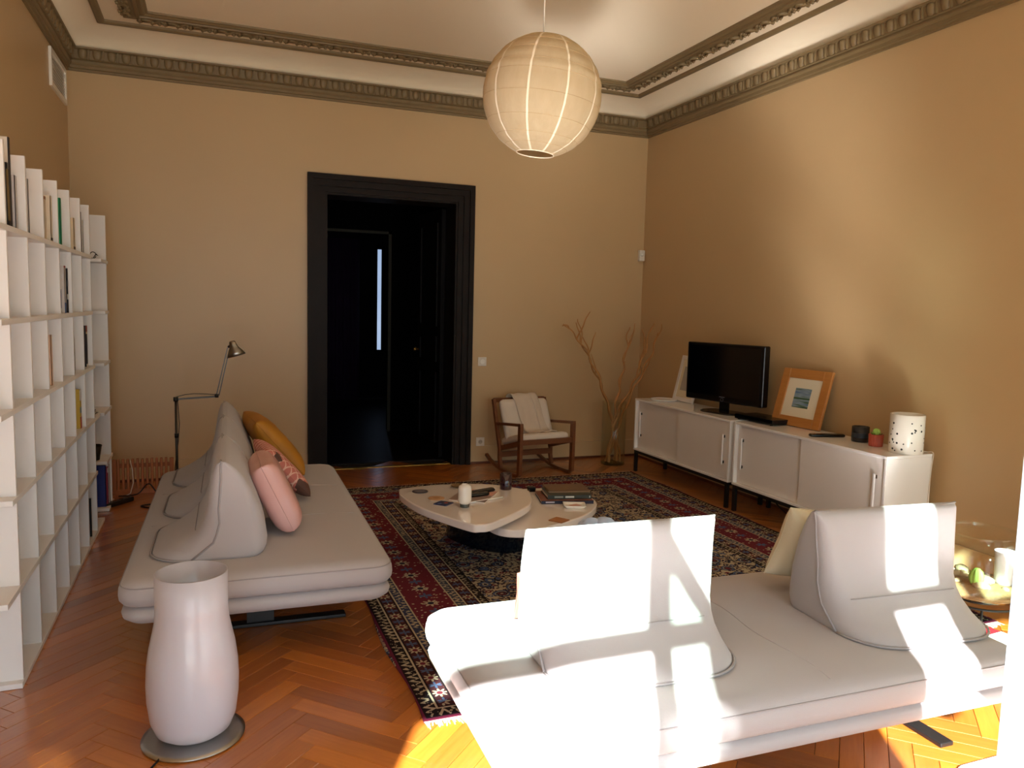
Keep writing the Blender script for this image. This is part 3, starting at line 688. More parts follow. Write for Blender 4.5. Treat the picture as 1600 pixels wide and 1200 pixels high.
MB().lathe([(.0, 0), (.05, .0), (.05, .001)], 18, sx=.6, sy=1.5).build('cover_print', cmat('#3c4a3a'), b_, (-.14, -.001, .13)).rotation_euler = (PI/2, 0, 0)
MB().lathe([(.0, 0), (.022, .0), (.022, .001)], 14).build('cover_print', cmat('#c9b48a'), b_, (-.13, -.002, .2)).rotation_euler = (PI/2, 0, 0)
book('red book standing behind the large blue picture book', 6.06, BB, .03, .28, '#8f1d34', .2, xf=-.71, band=[(.85, .97, '#d8c8c8')])
book('white book at the end of the corner bookcase bottom shelf', 6.095, BB, .03, .29, '#d5cfd0', .2, xf=-.705)
pt = thing('plant_pot', 'small black tapered pot on the corner bookcase', 'pot', (-.78, 6.0, .368)); MB().lathe([(.03, 0), (.045, .1), (.042, .1), (.03, .03)], 18, cap1=True).build('body', 'blackmetal', pt); MB().lathe([(.043, .095), (.047, .098), (.047, .104), (.043, .107)], 18, cap0=False, cap1=False).build('rim', 'blackmetal', pt)
wr = thing('wire_ornament', 'little twisted dark wire ornament on the top shelf of the corner bookcase', 'ornament', (-.79, 6.03, 1.761))
MB().tube([(-.07+.012*i, .01*math.sin(i), .018+.018*math.sin(i*1.4)) for i in range(12)], .003, 5).build('wire', 'steelarm', wr)
MB().tube([(.02*math.cos(a)+.03, .006*math.sin(3*a), .026+.022*math.sin(a)) for a in [i*.5 for i in range(13)]], .003, 5).build('loop', 'blackmetal', wr)
gp = thing('green_vase', 'round dark olive vase with a dry sprig on the bookcase end nearest the windows', 'vase', (-.775, 3.165, 1.0785))
MB().lathe([(.02, 0), (.042, .012), (.05, .035), (.04, .06), (.018, .075), (.018, .085)], 18).build('body', mat('olive_glaze', '#2c3318', .3), gp)
MB().tube([(0, 0, .08), (.005, .01, .14), (.03, .04, .2), (.05, .055, .205)], .0025, 5).build('sprig', 'twig', gp)

# ------------------------------------------------------------------ slatted rack, reading lamp
rk = thing('slatted_rack', 'low rack of upright wooden slats standing by the back wall', 'rack', (-.73, 6.48, 0))
for i in range(13):
    w_ = .03 if i in (0, 12) else .018; x = i*.0335
    bevel(box('slat', 'rack', (x, 0, .03), (x+w_, .03, .27+.0015*(i % 3)), rk), .004)
box('bottom_rail', 'rack', (0, .004, .0), (.43, .026, .04), rk); box('back_rail', 'rack', (.01, .03, .2), (.42, .045, .23), rk)
tag(MB().tube([(-.60, 6.44, .27), (-.585, 6.43, .2), (-.58, 6.425, .1), (-.6, 6.42, .02), (-.63, 6.4, .006)], .004, 6).build('white_strap', 'cablewhite'), 'white cord hanging over the wooden slatted rack', 'cord')
tag(MB().tube(catmull([(-.68, 6.4, .006), (-.55, 6.38, .02), (-.47, 6.36, .1), (-.4, 6.3, .03), (-.3, 6.2, .006), (-.42, 6.1, .006), (-.5, 6.05, .006), (-.4, 5.95, .006)], 6, False), .005, 6).build('power_cable', 'blackmetal'), 'black power cable looping over the floor by the slatted rack', 'cable')
ps = thing('power_strip', 'black power strip on the floor behind the sofa by the rack', 'power strip', (-.66, 6.16, 0), .9); bevel(box('body', 'blackmetal', (-.13, -.025, .001), (.13, .025, .035), ps), .006)
for i in range(4): MB().lathe([(.016, 0), (.016, .002)], 12).build('socket', 'tvblack', ps, (-.09+.06*i, 0, .034))
rl = thing('reading_lamp', 'thin jointed steel reading lamp rising behind the sofa', 'floor lamp', (-.25, 5.92, 0))
MB().lathe([(.11, 0), (.115, .004), (.11, .014), (.02, .02), (.012, .05)], 28).build('base', 'steel', rl)
MB().tube([(0, 0, .02), (0, 0, .79)], .009, 8).build('pole', 'steelarm', rl); MB().lathe([(.013, 0), (.013, .03)], 10).build('clamp', 'blackmetal', rl, (0, 0, .52))
MB().lathe([(.016, 0), (.018, .012), (.016, .03)], 10).build('joint', 'blackmetal', rl, (0, 0, .78))
MB().bar([(0, 0, .795), (.27, 0, .81)], .012, .012, (0, 1, 0)).build('lower_arm', 'steelarm', rl)
MB().tube([(0, .006, .81), (.06, .006, .826), (.12, .006, .832), (.2, .006, .828), (.27, .006, .822)], .0028, 6).build('cable', 'blackmetal', rl)
MB().lathe([(.014, 0), (.014, .026)], 10).build('joint', 'blackmetal', rl, (.27, 0, .802))
u1 = MB(); u1.bar([(.268, -.008, .815), (.348, -.008, 1.165)], .005, .008, (0, 1, 0)); u1.bar([(.286, .008, .815), (.36, .008, 1.15)], .005, .008, (0, 1, 0)); u1.build('upper_arm', 'steelarm', rl)
sh = MB().lathe([(.014, .11), (.022, .105), (.026, .08), (.032, .06), (.05, .035), (.066, 0), (.063, 0), (.046, .034), (.028, .06), (.02, .1)], 24, cap0=True, cap1=True).build('shade', 'steel', rl, (.408, 0, 1.105)); sh.rotation_euler = (0, D_(-16), 0)
MB().lathe([(.018, 0), (.024, .02), (.018, .045)], 12).build('bulb', 'paperwhite', rl, (.41, 0, 1.11))
MB().tube([(.35, 0, 1.165), (.385, 0, 1.19)], .008, 8).build('neck', 'blackmetal', rl)
MB().tube([(.012, .0, .78), (.02, 0, .62), (.012, 0, .5), (-.014, .0, .3), (-.01, 0, .02)], .003, 6).build('cord', 'blackmetal', rl)

# ------------------------------------------------------------------ glass floor lamp
gl = thing('glass_lamp', 'white opal glass vase lamp on a round steel base', 'lamp', (-.078, 2.748, 0))
MB().lathe([(.155, .001), (.168, .004), (.168, .008), (.15, .013), (.05, .017)], 48).build('base', 'steel', gl)
MB().lathe([(.06, .017), (.095, .02), (.122, .04), (.138, .08), (.147, .15), (.149, .21), (.146, .27), (.138, .33), (.126, .385), (.119, .42), (.116, .46), (.116, .585), (.112, .585), (.112, .44), (.13, .35), (.143, .2), (.12, .05), (.05, .03)], 56).build('shade', 'lampglass', gl)
MB().tube([(-.1, -.12, .006), (-.14, -.2, .005), (-.12, -.35, .005), (-.3, -.5, .005)], .004, 6).build('cord', 'blackmetal', gl)

# ------------------------------------------------------------------ paper lantern
LC = Vector((1.447, 3.423, 2.483)); LR = .275
pl_ = thing('paper_lantern', 'large round cream paper lantern hanging from the ceiling', 'pendant lamp', (LC.x, LC.y, LC.z))
lats = [-72, -58, -46, -29, -8, 12, 22, 36, 50, 66, 78]
rl_ = [(LR*.32, -LR*.95)]+[(LR*math.cos(D_(a)), LR*math.sin(D_(a))) for a in lats[1:-1]]+[(LR*.2, LR*.975)]
prof = []
for (r0, z0), (r1, z1) in zip(rl_, rl_[1:]):
    for k in range(4): t_ = k/4; bul = math.sin(t_*PI)*.006; prof.append((r0+(r1-r0)*t_+bul, z0+(z1-z0)*t_))
prof.append(rl_[-1])
tilt = (D_(2.5), D_(5), 0)
MB().lathe(prof, 60, cap0=False, cap1=False).build('shade', 'paper', pl_).rotation_euler = tilt
for r, z in rl_[1:-1]: MB().tube([(r*1.001*math.cos(a), r*1.001*math.sin(a), z) for a in [2*PI*i/48 for i in range(48)]], .0012, 4, closed=True).build('rib', 'rib', pl_).rotation_euler = tilt
for k in range(10):
    a = 2*PI*k/10+.33; b = MB(); rr = [[(r*1.004*math.cos(a+s_*.016/r*.3), r*1.004*math.sin(a+s_*.016/r*.3), z) for s_ in (-1, 1)] for r, z in prof]
    b.loft(rr, False, False, True, closed=False); b.build('paper_seam', 'paperseam', pl_).rotation_euler = tilt
MB().tube([(LR*.32*math.cos(a), LR*.32*math.sin(a), -LR*.95) for a in [2*PI*i/32 for i in range(32)]], .003, 6, closed=True).build('bottom_ring', 'paperseam', pl_).rotation_euler = tilt
MB().tube([(0, 0, LR*.6), (0, 0, ZC-LC.z-.02)], .0035, 6).build('cord', 'cablewhite', pl_)
MB().lathe([(.012, .045), (.05, .03), (.055, 0)], 20, c=(0, 0, 0)).build('ceiling_cup', 'plastic', pl_, (0, 0, ZC-LC.z-.045)).rotation_euler = (0, 0, 0)
MB().lathe([(.02, 0), (.02, .07)], 12).build('bulb_holder', 'plastic', pl_, (0, 0, LR*.3)); MB().lathe([(.005, 0), (.028, .02), (.03, .045), (.014, .08)], 14).build('bulb', 'paperwhite', pl_, (0, 0, LR*.02))

# ------------------------------------------------------------------ coffee table
ct = thing('coffee_table', 'cream lacquered coffee table of two overlapping pebble tops on a dark base', 'table', (0, 0, .0095))
def slab(pts, z0, z1, name):
    P = catmull(pts, 12); c = sum(P, Vector())/len(P); b = MB()
    def ring(s_, z): return [(p.x+(c.x-p.x)*0-(p-c).normalized().x*s_, p.y-(p-c).normalized().y*s_, z) for p in P]
    b.loft([ring(.008, z0), ring(.002, z0+.003), ring(0, z0+.007), ring(0, z1-.006), ring(.002, z1-.0025), ring(.008, z1)], smooth=False)
    return b.build(name, 'table', ct)
slab([(1.06, 4.60, 0), (1.10, 4.645, 0), (1.34, 4.685, 0), (1.62, 4.63, 0), (1.80, 4.46, 0), (1.83, 4.34, 0), (1.70, 4.05, 0), (1.40, 3.78, 0), (1.30, 3.745, 0), (1.235, 3.80, 0), (1.09, 4.15, 0), (1.045, 4.45, 0)], .307, .352, 'upper_top')
slab([(1.5, 4.5, 0), (1.75, 4.68, 0), (2.0, 4.70, 0), (2.2, 4.63, 0), (2.27, 4.45, 0), (2.235, 4.22, 0), (2.05, 4.0, 0), (1.8, 3.86, 0), (1.6, 3.80, 0), (1.45, 3.88, 0), (1.43, 4.15, 0)], .238, .283, 'lower_top')
bp = [(1.42, 4.78, 0), (1.75, 4.95, 0), (2.08, 4.75, 0), (1.98, 4.46, 0), (1.68, 4.26, 0), (1.47, 4.46, 0)]
P = catmull(bp, 8); c = sum(P, Vector())/len(P)
MB().loft([[(c.x+(p.x-c.x)*k, c.y+(p.y-c.y)*k-dy, z) for p in P] for k, dy, z in ((1, 0, .001), (1.0, .03, .08), (.98, .1, .16), (.95, .16, .236))], smooth=False).build('base', 'tablebase', ct)
MB().loft([[(1.55+.12*math.cos(a), 4.32+.12*math.sin(a), z) for a in [2*PI*i/24 for i in range(24)]] for z in (.2835, .3068)]).build('spacer', 'tablebase', ct)
TT, TL = .352+.0097, .283+.0097
def flat(name, label, x, y, z, r, h, m, cat, rz=0., square=False):
    b = MB()
    if square: b.loft([rrect(r, r, .006, 3, 0), rrect(r, r, .006, 3, h)], smooth=False)
    else: b.lathe([(r-.002, 0), (r, .001), (r, h-.001), (r-.003, h)], 28)
    t_ = thing(name, label, cat, (x, y, z), rz); b.build('body', m, t_); return t_
t_ = flat('coaster', 'round dark grey coaster on the upper coffee table top', 1.174, 4.525, TT, .048, .006, cmat('#3a363c'), 'coaster'); MB().lathe([(.036, 0), (.036, .0008)], 24).build('inlay', cmat('#6a646a'), t_, (0, 0, .0055))
t_ = flat('coaster', 'round beige cork coaster beside the blue printed one', 1.225, 4.337, TT, .048, .005, cmat('#b98f68'), 'coaster'); MB().lathe([(.02, 0), (.02, .0008)], 20).build('inlay', cmat('#a87c55'), t_, (0, 0, .0045))
t_ = flat('coaster', 'square blue printed coaster by the white bottle vase', 1.232, 4.21, TT, .044, .004, cmat('#2f3a60'), 'coaster', .75, True)
for (x, y, c_) in ((.012, -.01, '#a8452f'), (-.02, .015, '#5d77b0'), (.022, .02, '#1c2340')): MB().lathe([(.013, 0), (.013, .0007)], 10).build('print_spot', cmat(c_), t_, (x, y, .0037))
t_ = flat('coaster', 'square brown leather coaster on the lower coffee table top', 1.838, 3.925, TL, .046, .004, cmat('#9a6236'), 'coaster', .6, True); MB().loft([rrect(.038, .038, .004, 3, 0), rrect(.038, .038, .004, 3, .0008)], smooth=False).build('stitched_face', cmat('#a56c3f'), t_, (0, 0, .0036))
bt = thing('bottle_vase', 'white ceramic bottle vase on the upper coffee table top', 'vase', (1.328, 4.109, TT))
MB().lathe([(.026, 0), (.027, .002), (.027, .018), (.026, .02)], 28).build('foot', mat('glass_foot', '#4c524c', .1, coat=.4), bt)
MB().lathe([(.026, .019), (.036, .03), (.0385, .045), (.0385, .108), (.034, .122), (.022, .13), (.018, .133), (.016, .133), (.016, .12)], 32).build('body', 'vasewhite', bt)
mg = thing('magazine', 'pink and grey magazine under the black remotes on the coffee table', 'magazine', (1.455, 4.325, TT), D_(-36))
box('pages', 'paperwhite', (-.11, -.14, .0005), (.11, .14, .007), mg); box('cover', cmat('#8f7b72'), (-.111, -.141, .007), (.111, .141, .0082), mg)
box('cover_print', cmat('#d2a394'), (-.108, .02, .008), (.108, .139, .0085), mg)
def remote(label, x, y, z, rz, L=.17, W=.045):
    t_ = thing('remote_control', label, 'remote', (x, y, z), rz)
    MB().loft([rrect(L/2-.004, W/2-.004, .012, 4, 0), rrect(L/2, W/2, .014, 4, .006), rrect(L/2, W/2, .014, 4, .014), rrect(L/2-.006, W/2-.006, .012, 4, .02)]).build('body', 'tvblack', t_)
    for i in range(4): MB().lathe([(.005, 0), (.005, .0015)], 10).build('button', cmat('#2c2d33'), t_, (-L*.3+i*L*.18, 0, .0195))
    return t_
remote('black remote control lying across the magazine, longer one', 1.52, 4.37, TT+.0087, .35, .19); remote('black remote control lying across the magazine, shorter one', 1.475, 4.30, TT+.0087, .2, .14)
tag(MB().tube([(1.38, 4.17, TT+.006), (1.61, 4.245, TT+.006)], .0055, 8).build('pencil', 'vasewhite'), 'long cream pencil lying beside the magazine on the coffee table', 'pencil')
cd = thing('candle_glass', 'dark plum glass candle holder on the upper coffee table top', 'candle', (1.709, 4.456, TT)); MB().lathe([(.036, 0), (.038, .003), (.038, .1), (.035, .1), (.035, .07)], 32, cap1=False).build('glass', 'candle', cd); MB().lathe([(.034, 0), (.034, .004)], 24).build('wax', cmat('#3a1f2a'), cd, (0, 0, .068))
br = thing('brass_dish', 'small dull brass dish behind the magazine', 'dish', (1.43, 4.575, TT)); MB().lathe([(.02, 0), (.045, .012), (.048, .016), (.043, .014), (.018, .004)], 6, smooth=False).build('body', mat('aged_brass', '#7d6240', .4, metal=.7), br); MB().lathe([(.012, 0), (.012, .004)], 10).build('boss', 'brass', br, (0, 0, .004))
bx_ = thing('trinket_box', 'tiny black box at the back of the lower coffee table top', 'box', (1.955, 4.62, TL)); bevel(box('body', 'tvblack', (-.022, -.022, 0), (.022, .022, .022), bx_), .002); bevel(box('lid', 'blackmetal', (-.023, -.023, .022), (.023, .023, .03), bx_), .002)
def flatbook(label, x, y, z, w, d, h, rz, col, topcol, spine=None):
    t_ = thing('coffee_table_book', label, 'book', (x, y, z), rz)
    box('pages', 'paperwhite', (-w/2+.004, -d/2+.003, .002), (w/2-.004, d/2-.004, h-.002), t_)
    MB().box(-w/2, w/2, -d/2, d/2, 0, .003).box(-w/2, w/2, -d/2, -d/2+.003, 0, h).build('cover', cmat(col), t_)
    box('front_cover', cmat(topcol), (-w/2, -d/2, h-.003), (w/2, d/2, h), t_)
    for a, b, c_ in (spine or []): box('spine_print', cmat(c_), (-w/2+w*a, -d/2-.0006, h*.3), (-w/2+w*b, -d/2+.001, h*.75), t_)
    return t_
flatbook('dark blue art book at the bottom of the stack on the lower top', 2.08, 4.385, TL, .33, .27, .02, D_(-14), '#1d1f3a', '#7a4a38', [(.08, .25, '#b9b4c0')])
flatbook('grey green art book in the middle of the stack with white title', 2.10, 4.395, TL+.0202, .28, .22, .026, D_(-12), '#2f3531', '#4a4a40', [(.15, .35, '#8a9088'), (.4, .6, '#c9ccc6'), (.95, .97, '#c9ccc6')])
flatbook('brown photo book on top of the stack on the lower top', 2.12, 4.44, TL+.0464, .27, .19, .012, D_(-11), '#8f7355', '#6d5138')
ds = thing('white_dish', 'small square white porcelain dish in front of the book stack', 'dish', (2.06, 4.185, TL), D_(-20))
MB().loft([rrect(.05, .05, .006, 3, 0), rrect(.07, .055, .006, 3, .016), rrect(.066, .051, .006, 3, .016), rrect(.048, .045, .006, 3, .004)]).build('body', 'vasewhite', ds)
cdp = thing('pink_card', 'folded pale pink card lying in the small white dish', 'card', (2.065, 4.185, TL+.0065), .3); box('sheet', cmat('#dcae9d'), (-.034, -.022, 0), (.034, .022, .0015), cdp); box('flap', cmat('#cf9f92'), (-.03, -.018, .0015), (.025, .018, .003), cdp)
tl = thing('toy_block', 'small cream and black block on the rug behind the coffee table', 'toy', (2.03, 5.25, .0108)); bevel(box('body', 'vasewhite', (-.03, -.02, 0), (.03, .02, .03), tl), .004); box('band', 'blackmetal', (-.031, -.021, .01), (.031, .021, .018), tl)

# ------------------------------------------------------------------ rocking chair
rc_ = thing('rocking_chair', 'low walnut rocking chair with cream cushions by the back wall', 'chair', (2.775, 6.235, 0), D_(7))
for s_ in (-1, 1):
    x = s_*.272
    MB().bar(catmull([(x, -.01, .045), (x, .04, .018), (x, .18, .0135), (x, .36, .02), (x, .55, .055), (x, .66, .10)], 5, False), .028, .026).build('rocker', 'chairwood', rc_)
    MB().bar([(x, .005, .03), (x, .0, .2), (x, -.002, .475)], .03, .045).build('front_post', 'chairwood', rc_)
    MB().bar([(x, -.022, .478), (x, .2, .455), (x, .46, .428)], .032, .024).build('armrest', 'chairwood', rc_)
    MB().bar([(x, .36, .03), (x, .385, .12), (x, .385, .2), (x, .46, .42), (x, .535, .645)], .028, .036).build('back_post', 'chairwood', rc_)
    MB().bar([(x*.95, .0, .315), (x*.95, .39, .205)], .024, .045).build('seat_rail', 'chairwood', rc_)
MB().bar([(-.27, 0, .318), (.27, 0, .318)], .03, .045, (0, 1, 0)).build('front_rail', 'chairwood', rc_)
MB().bar([(-.27, .535, .635), (.27, .535, .635)], .024, .04, (0, 1, 0)).build('top_rail', 'chairwood', rc_)
MB().bar([(-.27, .38, .15), (.27, .38, .15)], .024, .05, (0, 1, 0)).build('back_rail', 'chairwood', rc_)
def pad(name, p0, p1, w, th, m, parent):
    """soft slab from p0 to p1 (in the y-z plane), width w along x"""
    a, b = Vector(p0), Vector(p1); d = (b-a); L = d.length; d.normalize(); nrm = Vector((1, 0, 0)).cross(d)
    rings = []
    for i, z in ((.03, 0), (.006, .012), (0, th*.35), (0, th*.65), (.008, th-.012), (.035, th)):
        rings.append([a+d*(L/2+q[1])+Vector((1, 0, 0))*q[0]+nrm*z for q in rrect(w/2-i, L/2-i, .04, 5)])
    return MB().loft(rings).build(name, m, parent)
pad('seat_cushion', (0, .0, .325), (0, .42, .225), .49, .075, 'cream', rc_)
pad('back_cushion', (0, .335, .27), (0, .50, .63), .50, .07, 'cream', rc_)
th = thing('throw_blanket', 'cream knitted throw draped over the back of the rocking chair', 'blanket', (2.775, 6.235, 0), D_(7))
path = [(.572, .47), (.566, .6), (.55, .672), (.48, .688), (.408, .61), (.355, .5), (.305, .42), (.265, .375), (.2, .37), (.12, .387)]
path = catmull([(0, y, z) for y, z in path], 4, False); rings = []
for sgn in (1,):
    for k, p in enumerate(path):
        w0, w1 = -.145+.0025*k-(.0 if k > 12 else .0), .135+.0012*k
        rings.append([(w0+(w1-w0)*i/14, p.y+.004*math.sin(i*1.3+k*.2), p.z+.004*math.sin(i*.9+k*.3)) for i in range(15)])
b = MB(); b.loft(rings, False, False, True, closed=False); o = b.build('cloth', 'throw', th)
md = o.modifiers.new('thick', 'SOLIDIFY'); md.thickness = .012; md.offset = 0
MB().tube([(r[10][0], r[10][1]-.008, r[10][2]+.004) for r in rings[8:30]], .003, 5).build('fold_line', 'cream', th)

# ------------------------------------------------------------------ corner vase with willow
vz = thing('glass_vase', 'tall clear glass cylinder vase in the corner', 'vase', (3.64, 6.585, 0))
MB().lathe([(.112, 0), (.117, .004), (.117, .62), (.112, .62), (.112, .025), (.0, .025)], 36, cap1=False).build('glass', 'vaseglass', vz)
MB().lathe([(.113, .003), (.113, .02)], 36).build('thick_base', pane('vase_base_glass', (.7, .74, .7)), vz)
def branch(label, pts, r0, twigs):
    t_ = thing('willow_branch', label, 'branch', (3.64, 6.585, .026), 0, 'curly willow branches in the corner vase')
    ph = random.random()*6
    def wig(P, amp, n=10):
        C_ = catmull(P, n, False); N = len(C_); return [c+Vector((amp*math.sin(i*.75+ph)*min(1, i/4), amp*math.cos(i*.62+ph)*min(1, i/4)*.8, 0)) for i, c in enumerate(C_)]
    C_ = wig([Vector(p) for p in pts], .013); MB().tube(C_, [1.5*r0*(1-.68*i/len(C_)) for i in range(len(C_))], 6).build('stem', 'twig', t_)
    for (k, d, l) in twigs:
        b0 = C_[int(k*(len(C_)-1))]; P_ = [b0, b0+Vector(d)*l*.5+Vector((.01, 0, .02)), b0+Vector(d)*l]
        W = wig(P_, .007, 6); W[0] = b0; MB().tube(W, [r0*.85*(1-.6*i/len(W)) for i in range(len(W))], 5).build('twig', 'twig', t_)
    return t_
bl = 'curly dry willow branch standing in the glass corner vase'
branch('thick curly willow branch leaning furthest out over the rocking chair', [(.05, .0, 0), (.0, .0, .35), (-.1, -.02, .6), (-.24, -.04, .9), (-.38, 0, 1.15), (-.555, .02, 1.33)], .011, [(.8, (-.3, 0, 1), .2), (.85, (.5, 0, 1), .26), (.7, (-.4, 0, .9), .2), (.94, (-1, 0, .3), .08)])
branch('thinner curly willow branch leaning towards the rocking chair', [(.04, .03, 0), (.02, .02, .3), (-.08, .0, .58), (-.2, .02, .85), (-.34, .03, 1.12), (-.4, .04, 1.38)], .009, [(.75, (.3, 0, 1), .22), (.6, (-.3, 0, 1), .2)])
branch('curly willow branch rising nearly upright along the room corner', [(-.05, .0, 0), (.0, .02, .3), (.04, .03, .6), (.1, .06, .85), (.15, .08, 1.1), (.17, .08, 1.31)], .010, [(.7, (.5, .2, 1), .3), (.8, (.3, 0, 1), .25), (.5, (.2, 0, 1), .25)])
branch('curly willow branch forking over the end of the sideboard', [(-.06, -.03, 0), (-.02, -.02, .3), (.08, -.02, .58), (.2, -.05, .82), (.27, -.05, 1.05), (.36, -.06, 1.36)], .011, [(.8, (-.15, 0, 1), .25), (.6, (.3, .1, 1), .2), (.7, (.2, 0, 1), .3)])
branch('curly willow branch leaning furthest over the sideboard', [(-.04, .04, 0), (.02, -.02, .28), (.1, -.06, .56), (.22, -.1, .85), (.33, -.12, 1.1), (.4, -.15, 1.35)], .010, [(.6, (.5, 0, 1), .2), (.85, (.4, .1, .8), .14)])
branch('short bare willow stick ending at the vase rim', [(.06, -.04, 0), (.03, -.03, .3), (.06, -.05, .5), (.03, -.06, .62)], .007, [])
branch('short willow stick bent inside the glass vase', [(-.07, .02, 0), (-.04, -.05, .3), (-.06, -.04, .5)], .007, [(.6, (.3, 0, 1), .2)])

# ------------------------------------------------------------------ low cabinets
def cabinet(label, y0, y1):
    t_ = thing('sideboard', label, 'cabinet', (0, 0, 0))
    x0, x1, z0, z1 = 3.672, 4.035, .203, .686; th_ = .018
    b = MB().box(x0, x1, y0, y1, z1-th_, z1).box(x0, x1, y0, y1, z0, z0+th_).box(x0, x1, y0, y0+th_, z0+th_, z1-th_).box(x0, x1, y1-th_, y1, z0+th_, z1-th_).box(x1-.01, x1, y0+th_, y1-th_, z0+th_, z1-th_)
    bevel(b.build('body', 'cabinet', t_), .002, 1)
    ym = (y0+y1)/2
    d1 = box('sliding_door', 'cabdoor', (x0+.012, y0+th_+.002, z0+th_+.002), (x0+.027, ym+.01, z1-th_-.002), t_)
    d2 = box('sliding_door', 'cabdoor', (x0+.032, ym-.01, z0+th_+.002), (x0+.047, y1-th_-.002, z1-th_-.002), t_)
    for d, yh, xo in ((d1, y0+.07, x0+.012), (d2, y1-.085, x0+.032)):
        bevel(box('handle', 'cabinet', (xo-.026, yh, .33), (xo-.014, yh+.014, .57), d), .003); box('handle_foot', 'steelarm', (xo-.015, yh+.002, .34), (xo+.001, yh+.012, .36), d); box('handle_foot', 'steelarm', (xo-.015, yh+.002, .54), (xo+.001, yh+.012, .56), d)
    for xx in (x0+.005, x1-.035):
        for yy in (y0+.01, y1-.04): box('leg', 'blackmetal', (xx, yy, .001), (xx+.025, yy+.03, z0-.0005), t_)
    box('crossbar', 'blackmetal', (x0+.03, y0+.012, z0-.026), (x1-.035, y0+.037, z0-.0005), t_); box('crossbar', 'blackmetal', (x0+.03, y1-.038, z0-.026), (x1-.035, y1-.013, z0-.0005), t_)
    box('crossbar', 'blackmetal', (x0+.005, y0+.04, z0-.026), (x0+.03, y1-.04, z0-.0005), t_)
    return t_
cabinet('white sliding door sideboard under the television, beside the willow vase', 4.822, 6.25)
cabinet('white sliding door sideboard under the framed picture and speckled lamp', 3.352, 4.775)
CZ = .6865
# television
tv = thing('television', 'black flat screen television on a swivel foot on the sideboard', 'television', (3.885, 5.21, CZ), D_(-90+12.5))
bevel(box('housing', 'tvblack', (-.4, -.02, .085), (.4, .05, .565), tv), .012, 3)
box('screen', 'screen', (-.37, -.0225, .135), (.37, -.0195, .54), tv)
MB().loft([rrect(.2, .11, .1, 8, 0), rrect(.2, .11, .1, 8, .008), rrect(.185, .1, .09, 8, .014)]).build('foot', 'tvblack', tv)
box('neck', 'tvblack', (-.04, .0, .012), (.04, .03, .1), tv)
MB().tube([(.016*math.cos(a), -.0205, .108+.013*math.sin(a)) for a in [2*PI*i/20 for i in range(20)]], .0015, 5, closed=True).build('power_ring', cmat('#4c505c'), tv)
box('brand_mark', cmat('#6c707a'), (-.028, -.0208, .1275), (.028, -.0198, .132), tv)
# disc player
pl2 = thing('disc_player', 'flat black disc player on the sideboard next to the television', 'disc player', (3.885, 4.70, CZ), D_(-90+4)); 
bevel(box('body', 'tvblack', (-.2, -.11, .006), (.2, .11, .042), pl2), .003); box('front_panel', 'screen', (-.198, -.112, .01), (.198, -.1095, .038), pl2)
for a in (-.17, .17):
    for b__ in (-.09, .09): MB().lathe([(.012, 0), (.012, .006)], 10).build('rubber_foot', 'blackmetal', pl2, (a, b__, 0))
# framed picture leaning on the wall
def leaning(name, label, cy_, x_b, w, h, fw, mfr, rz, lean, depth=.022, cat='picture'):
    t_ = thing(name, label, cat, (x_b, cy_, CZ)); t_.rotation_euler = (D_(-lean), 0, D_(-90)+rz)
    for nm2, a, b_2, c, d in (('frame_side', -w/2, -w/2+fw, 0, h), ('frame_side', w/2-fw, w/2, 0, h), ('frame_rail', -w/2+fw, w/2-fw, 0, fw), ('frame_rail', -w/2+fw, w/2-fw, h-fw, h)):
        bevel(box(nm2, mfr, (a, -depth, c), (b_2, 0, d), t_), .002, 1)
    box('mount', 'mount', (-w/2+fw, -.012, fw), (w/2-fw, -.004, h-fw), t_)
    return t_
# local -y faces the room; leaning back means rotating the top towards +y
pc = leaning('framed_picture', 'small blue harbour picture in a wide oak frame leaning on the wall', 4.44, 3.955, .46, .425, .07, 'oak', D_(4), 15)
box('print', 'print', (-.075, -.0135, .14), (.075, -.012, .285), pc)
wf_ = leaning('framed_picture', 'white framed picture half hidden behind the television', 5.93, 3.985, .34, .42, .035, 'white', D_(-3), 13); box('print', cmat('#a8a29a'), (-.09, -.0135, .1), (.09, -.012, .32), wf_)
remote('long black remote control on the sideboard by the blue jar', 3.85, 4.02, CZ, D_(-18), .24, .05)
cu = thing('candle_jar', 'dark blue glass jar on the sideboard beside the red cactus pot', 'jar', (3.93, 3.812, CZ)); MB().lathe([(.05, 0), (.054, .004), (.054, .1), (.05, .1), (.049, .06)], 32, cap1=False).build('glass', 'navyglass', cu); MB().lathe([(.048, 0), (.048, .004)], 24).build('wax', cmat('#1c2026'), cu, (0, 0, .06)); MB().lathe([(.0544, 0), (.0544, .03)], 32, cap0=False, cap1=False).build('label_band', cmat('#20262e'), cu, (0, 0, .03))
cc = thing('cactus_pot', 'little cactus in a red ribbed pot on the sideboard', 'potted cactus', (3.898, 3.654, CZ)); MB().loft([[((.04+.0018*math.cos(24*a))*k*math.cos(a), (.04+.0018*math.cos(24*a))*k*math.sin(a), z) for a in [2*PI*i/96 for i in range(96)]] for k, z in ((.96, 0), (1.0, .004), (1.06, .075), (.98, .076), (.95, .066))]).build('pot', 'terracotta', cc)
MB().lathe([(.036, .0), (.036, .003)], 20).build('soil', 'soil', cc, (0, 0, .066)); MB().loft([[((r+.0025*math.cos(9*a))*math.cos(a), (r+.0025*math.cos(9*a))*math.sin(a), z) for a in [2*PI*i/45 for i in range(45)]] for r, z in ((.012, 0), (.02, .012), (.021, .025), (.015, .038), (.005, .044))]).build('cactus', 'cactus', cc, (0, 0, .068))
for k in range(7):
    a = k*2*PI/7; MB().tube([(.02*math.cos(a), .02*math.sin(a), .07), (.034*math.cos(a), .034*math.sin(a), .084)], .0025, 5).build('offshoot', 'leaf', cc)
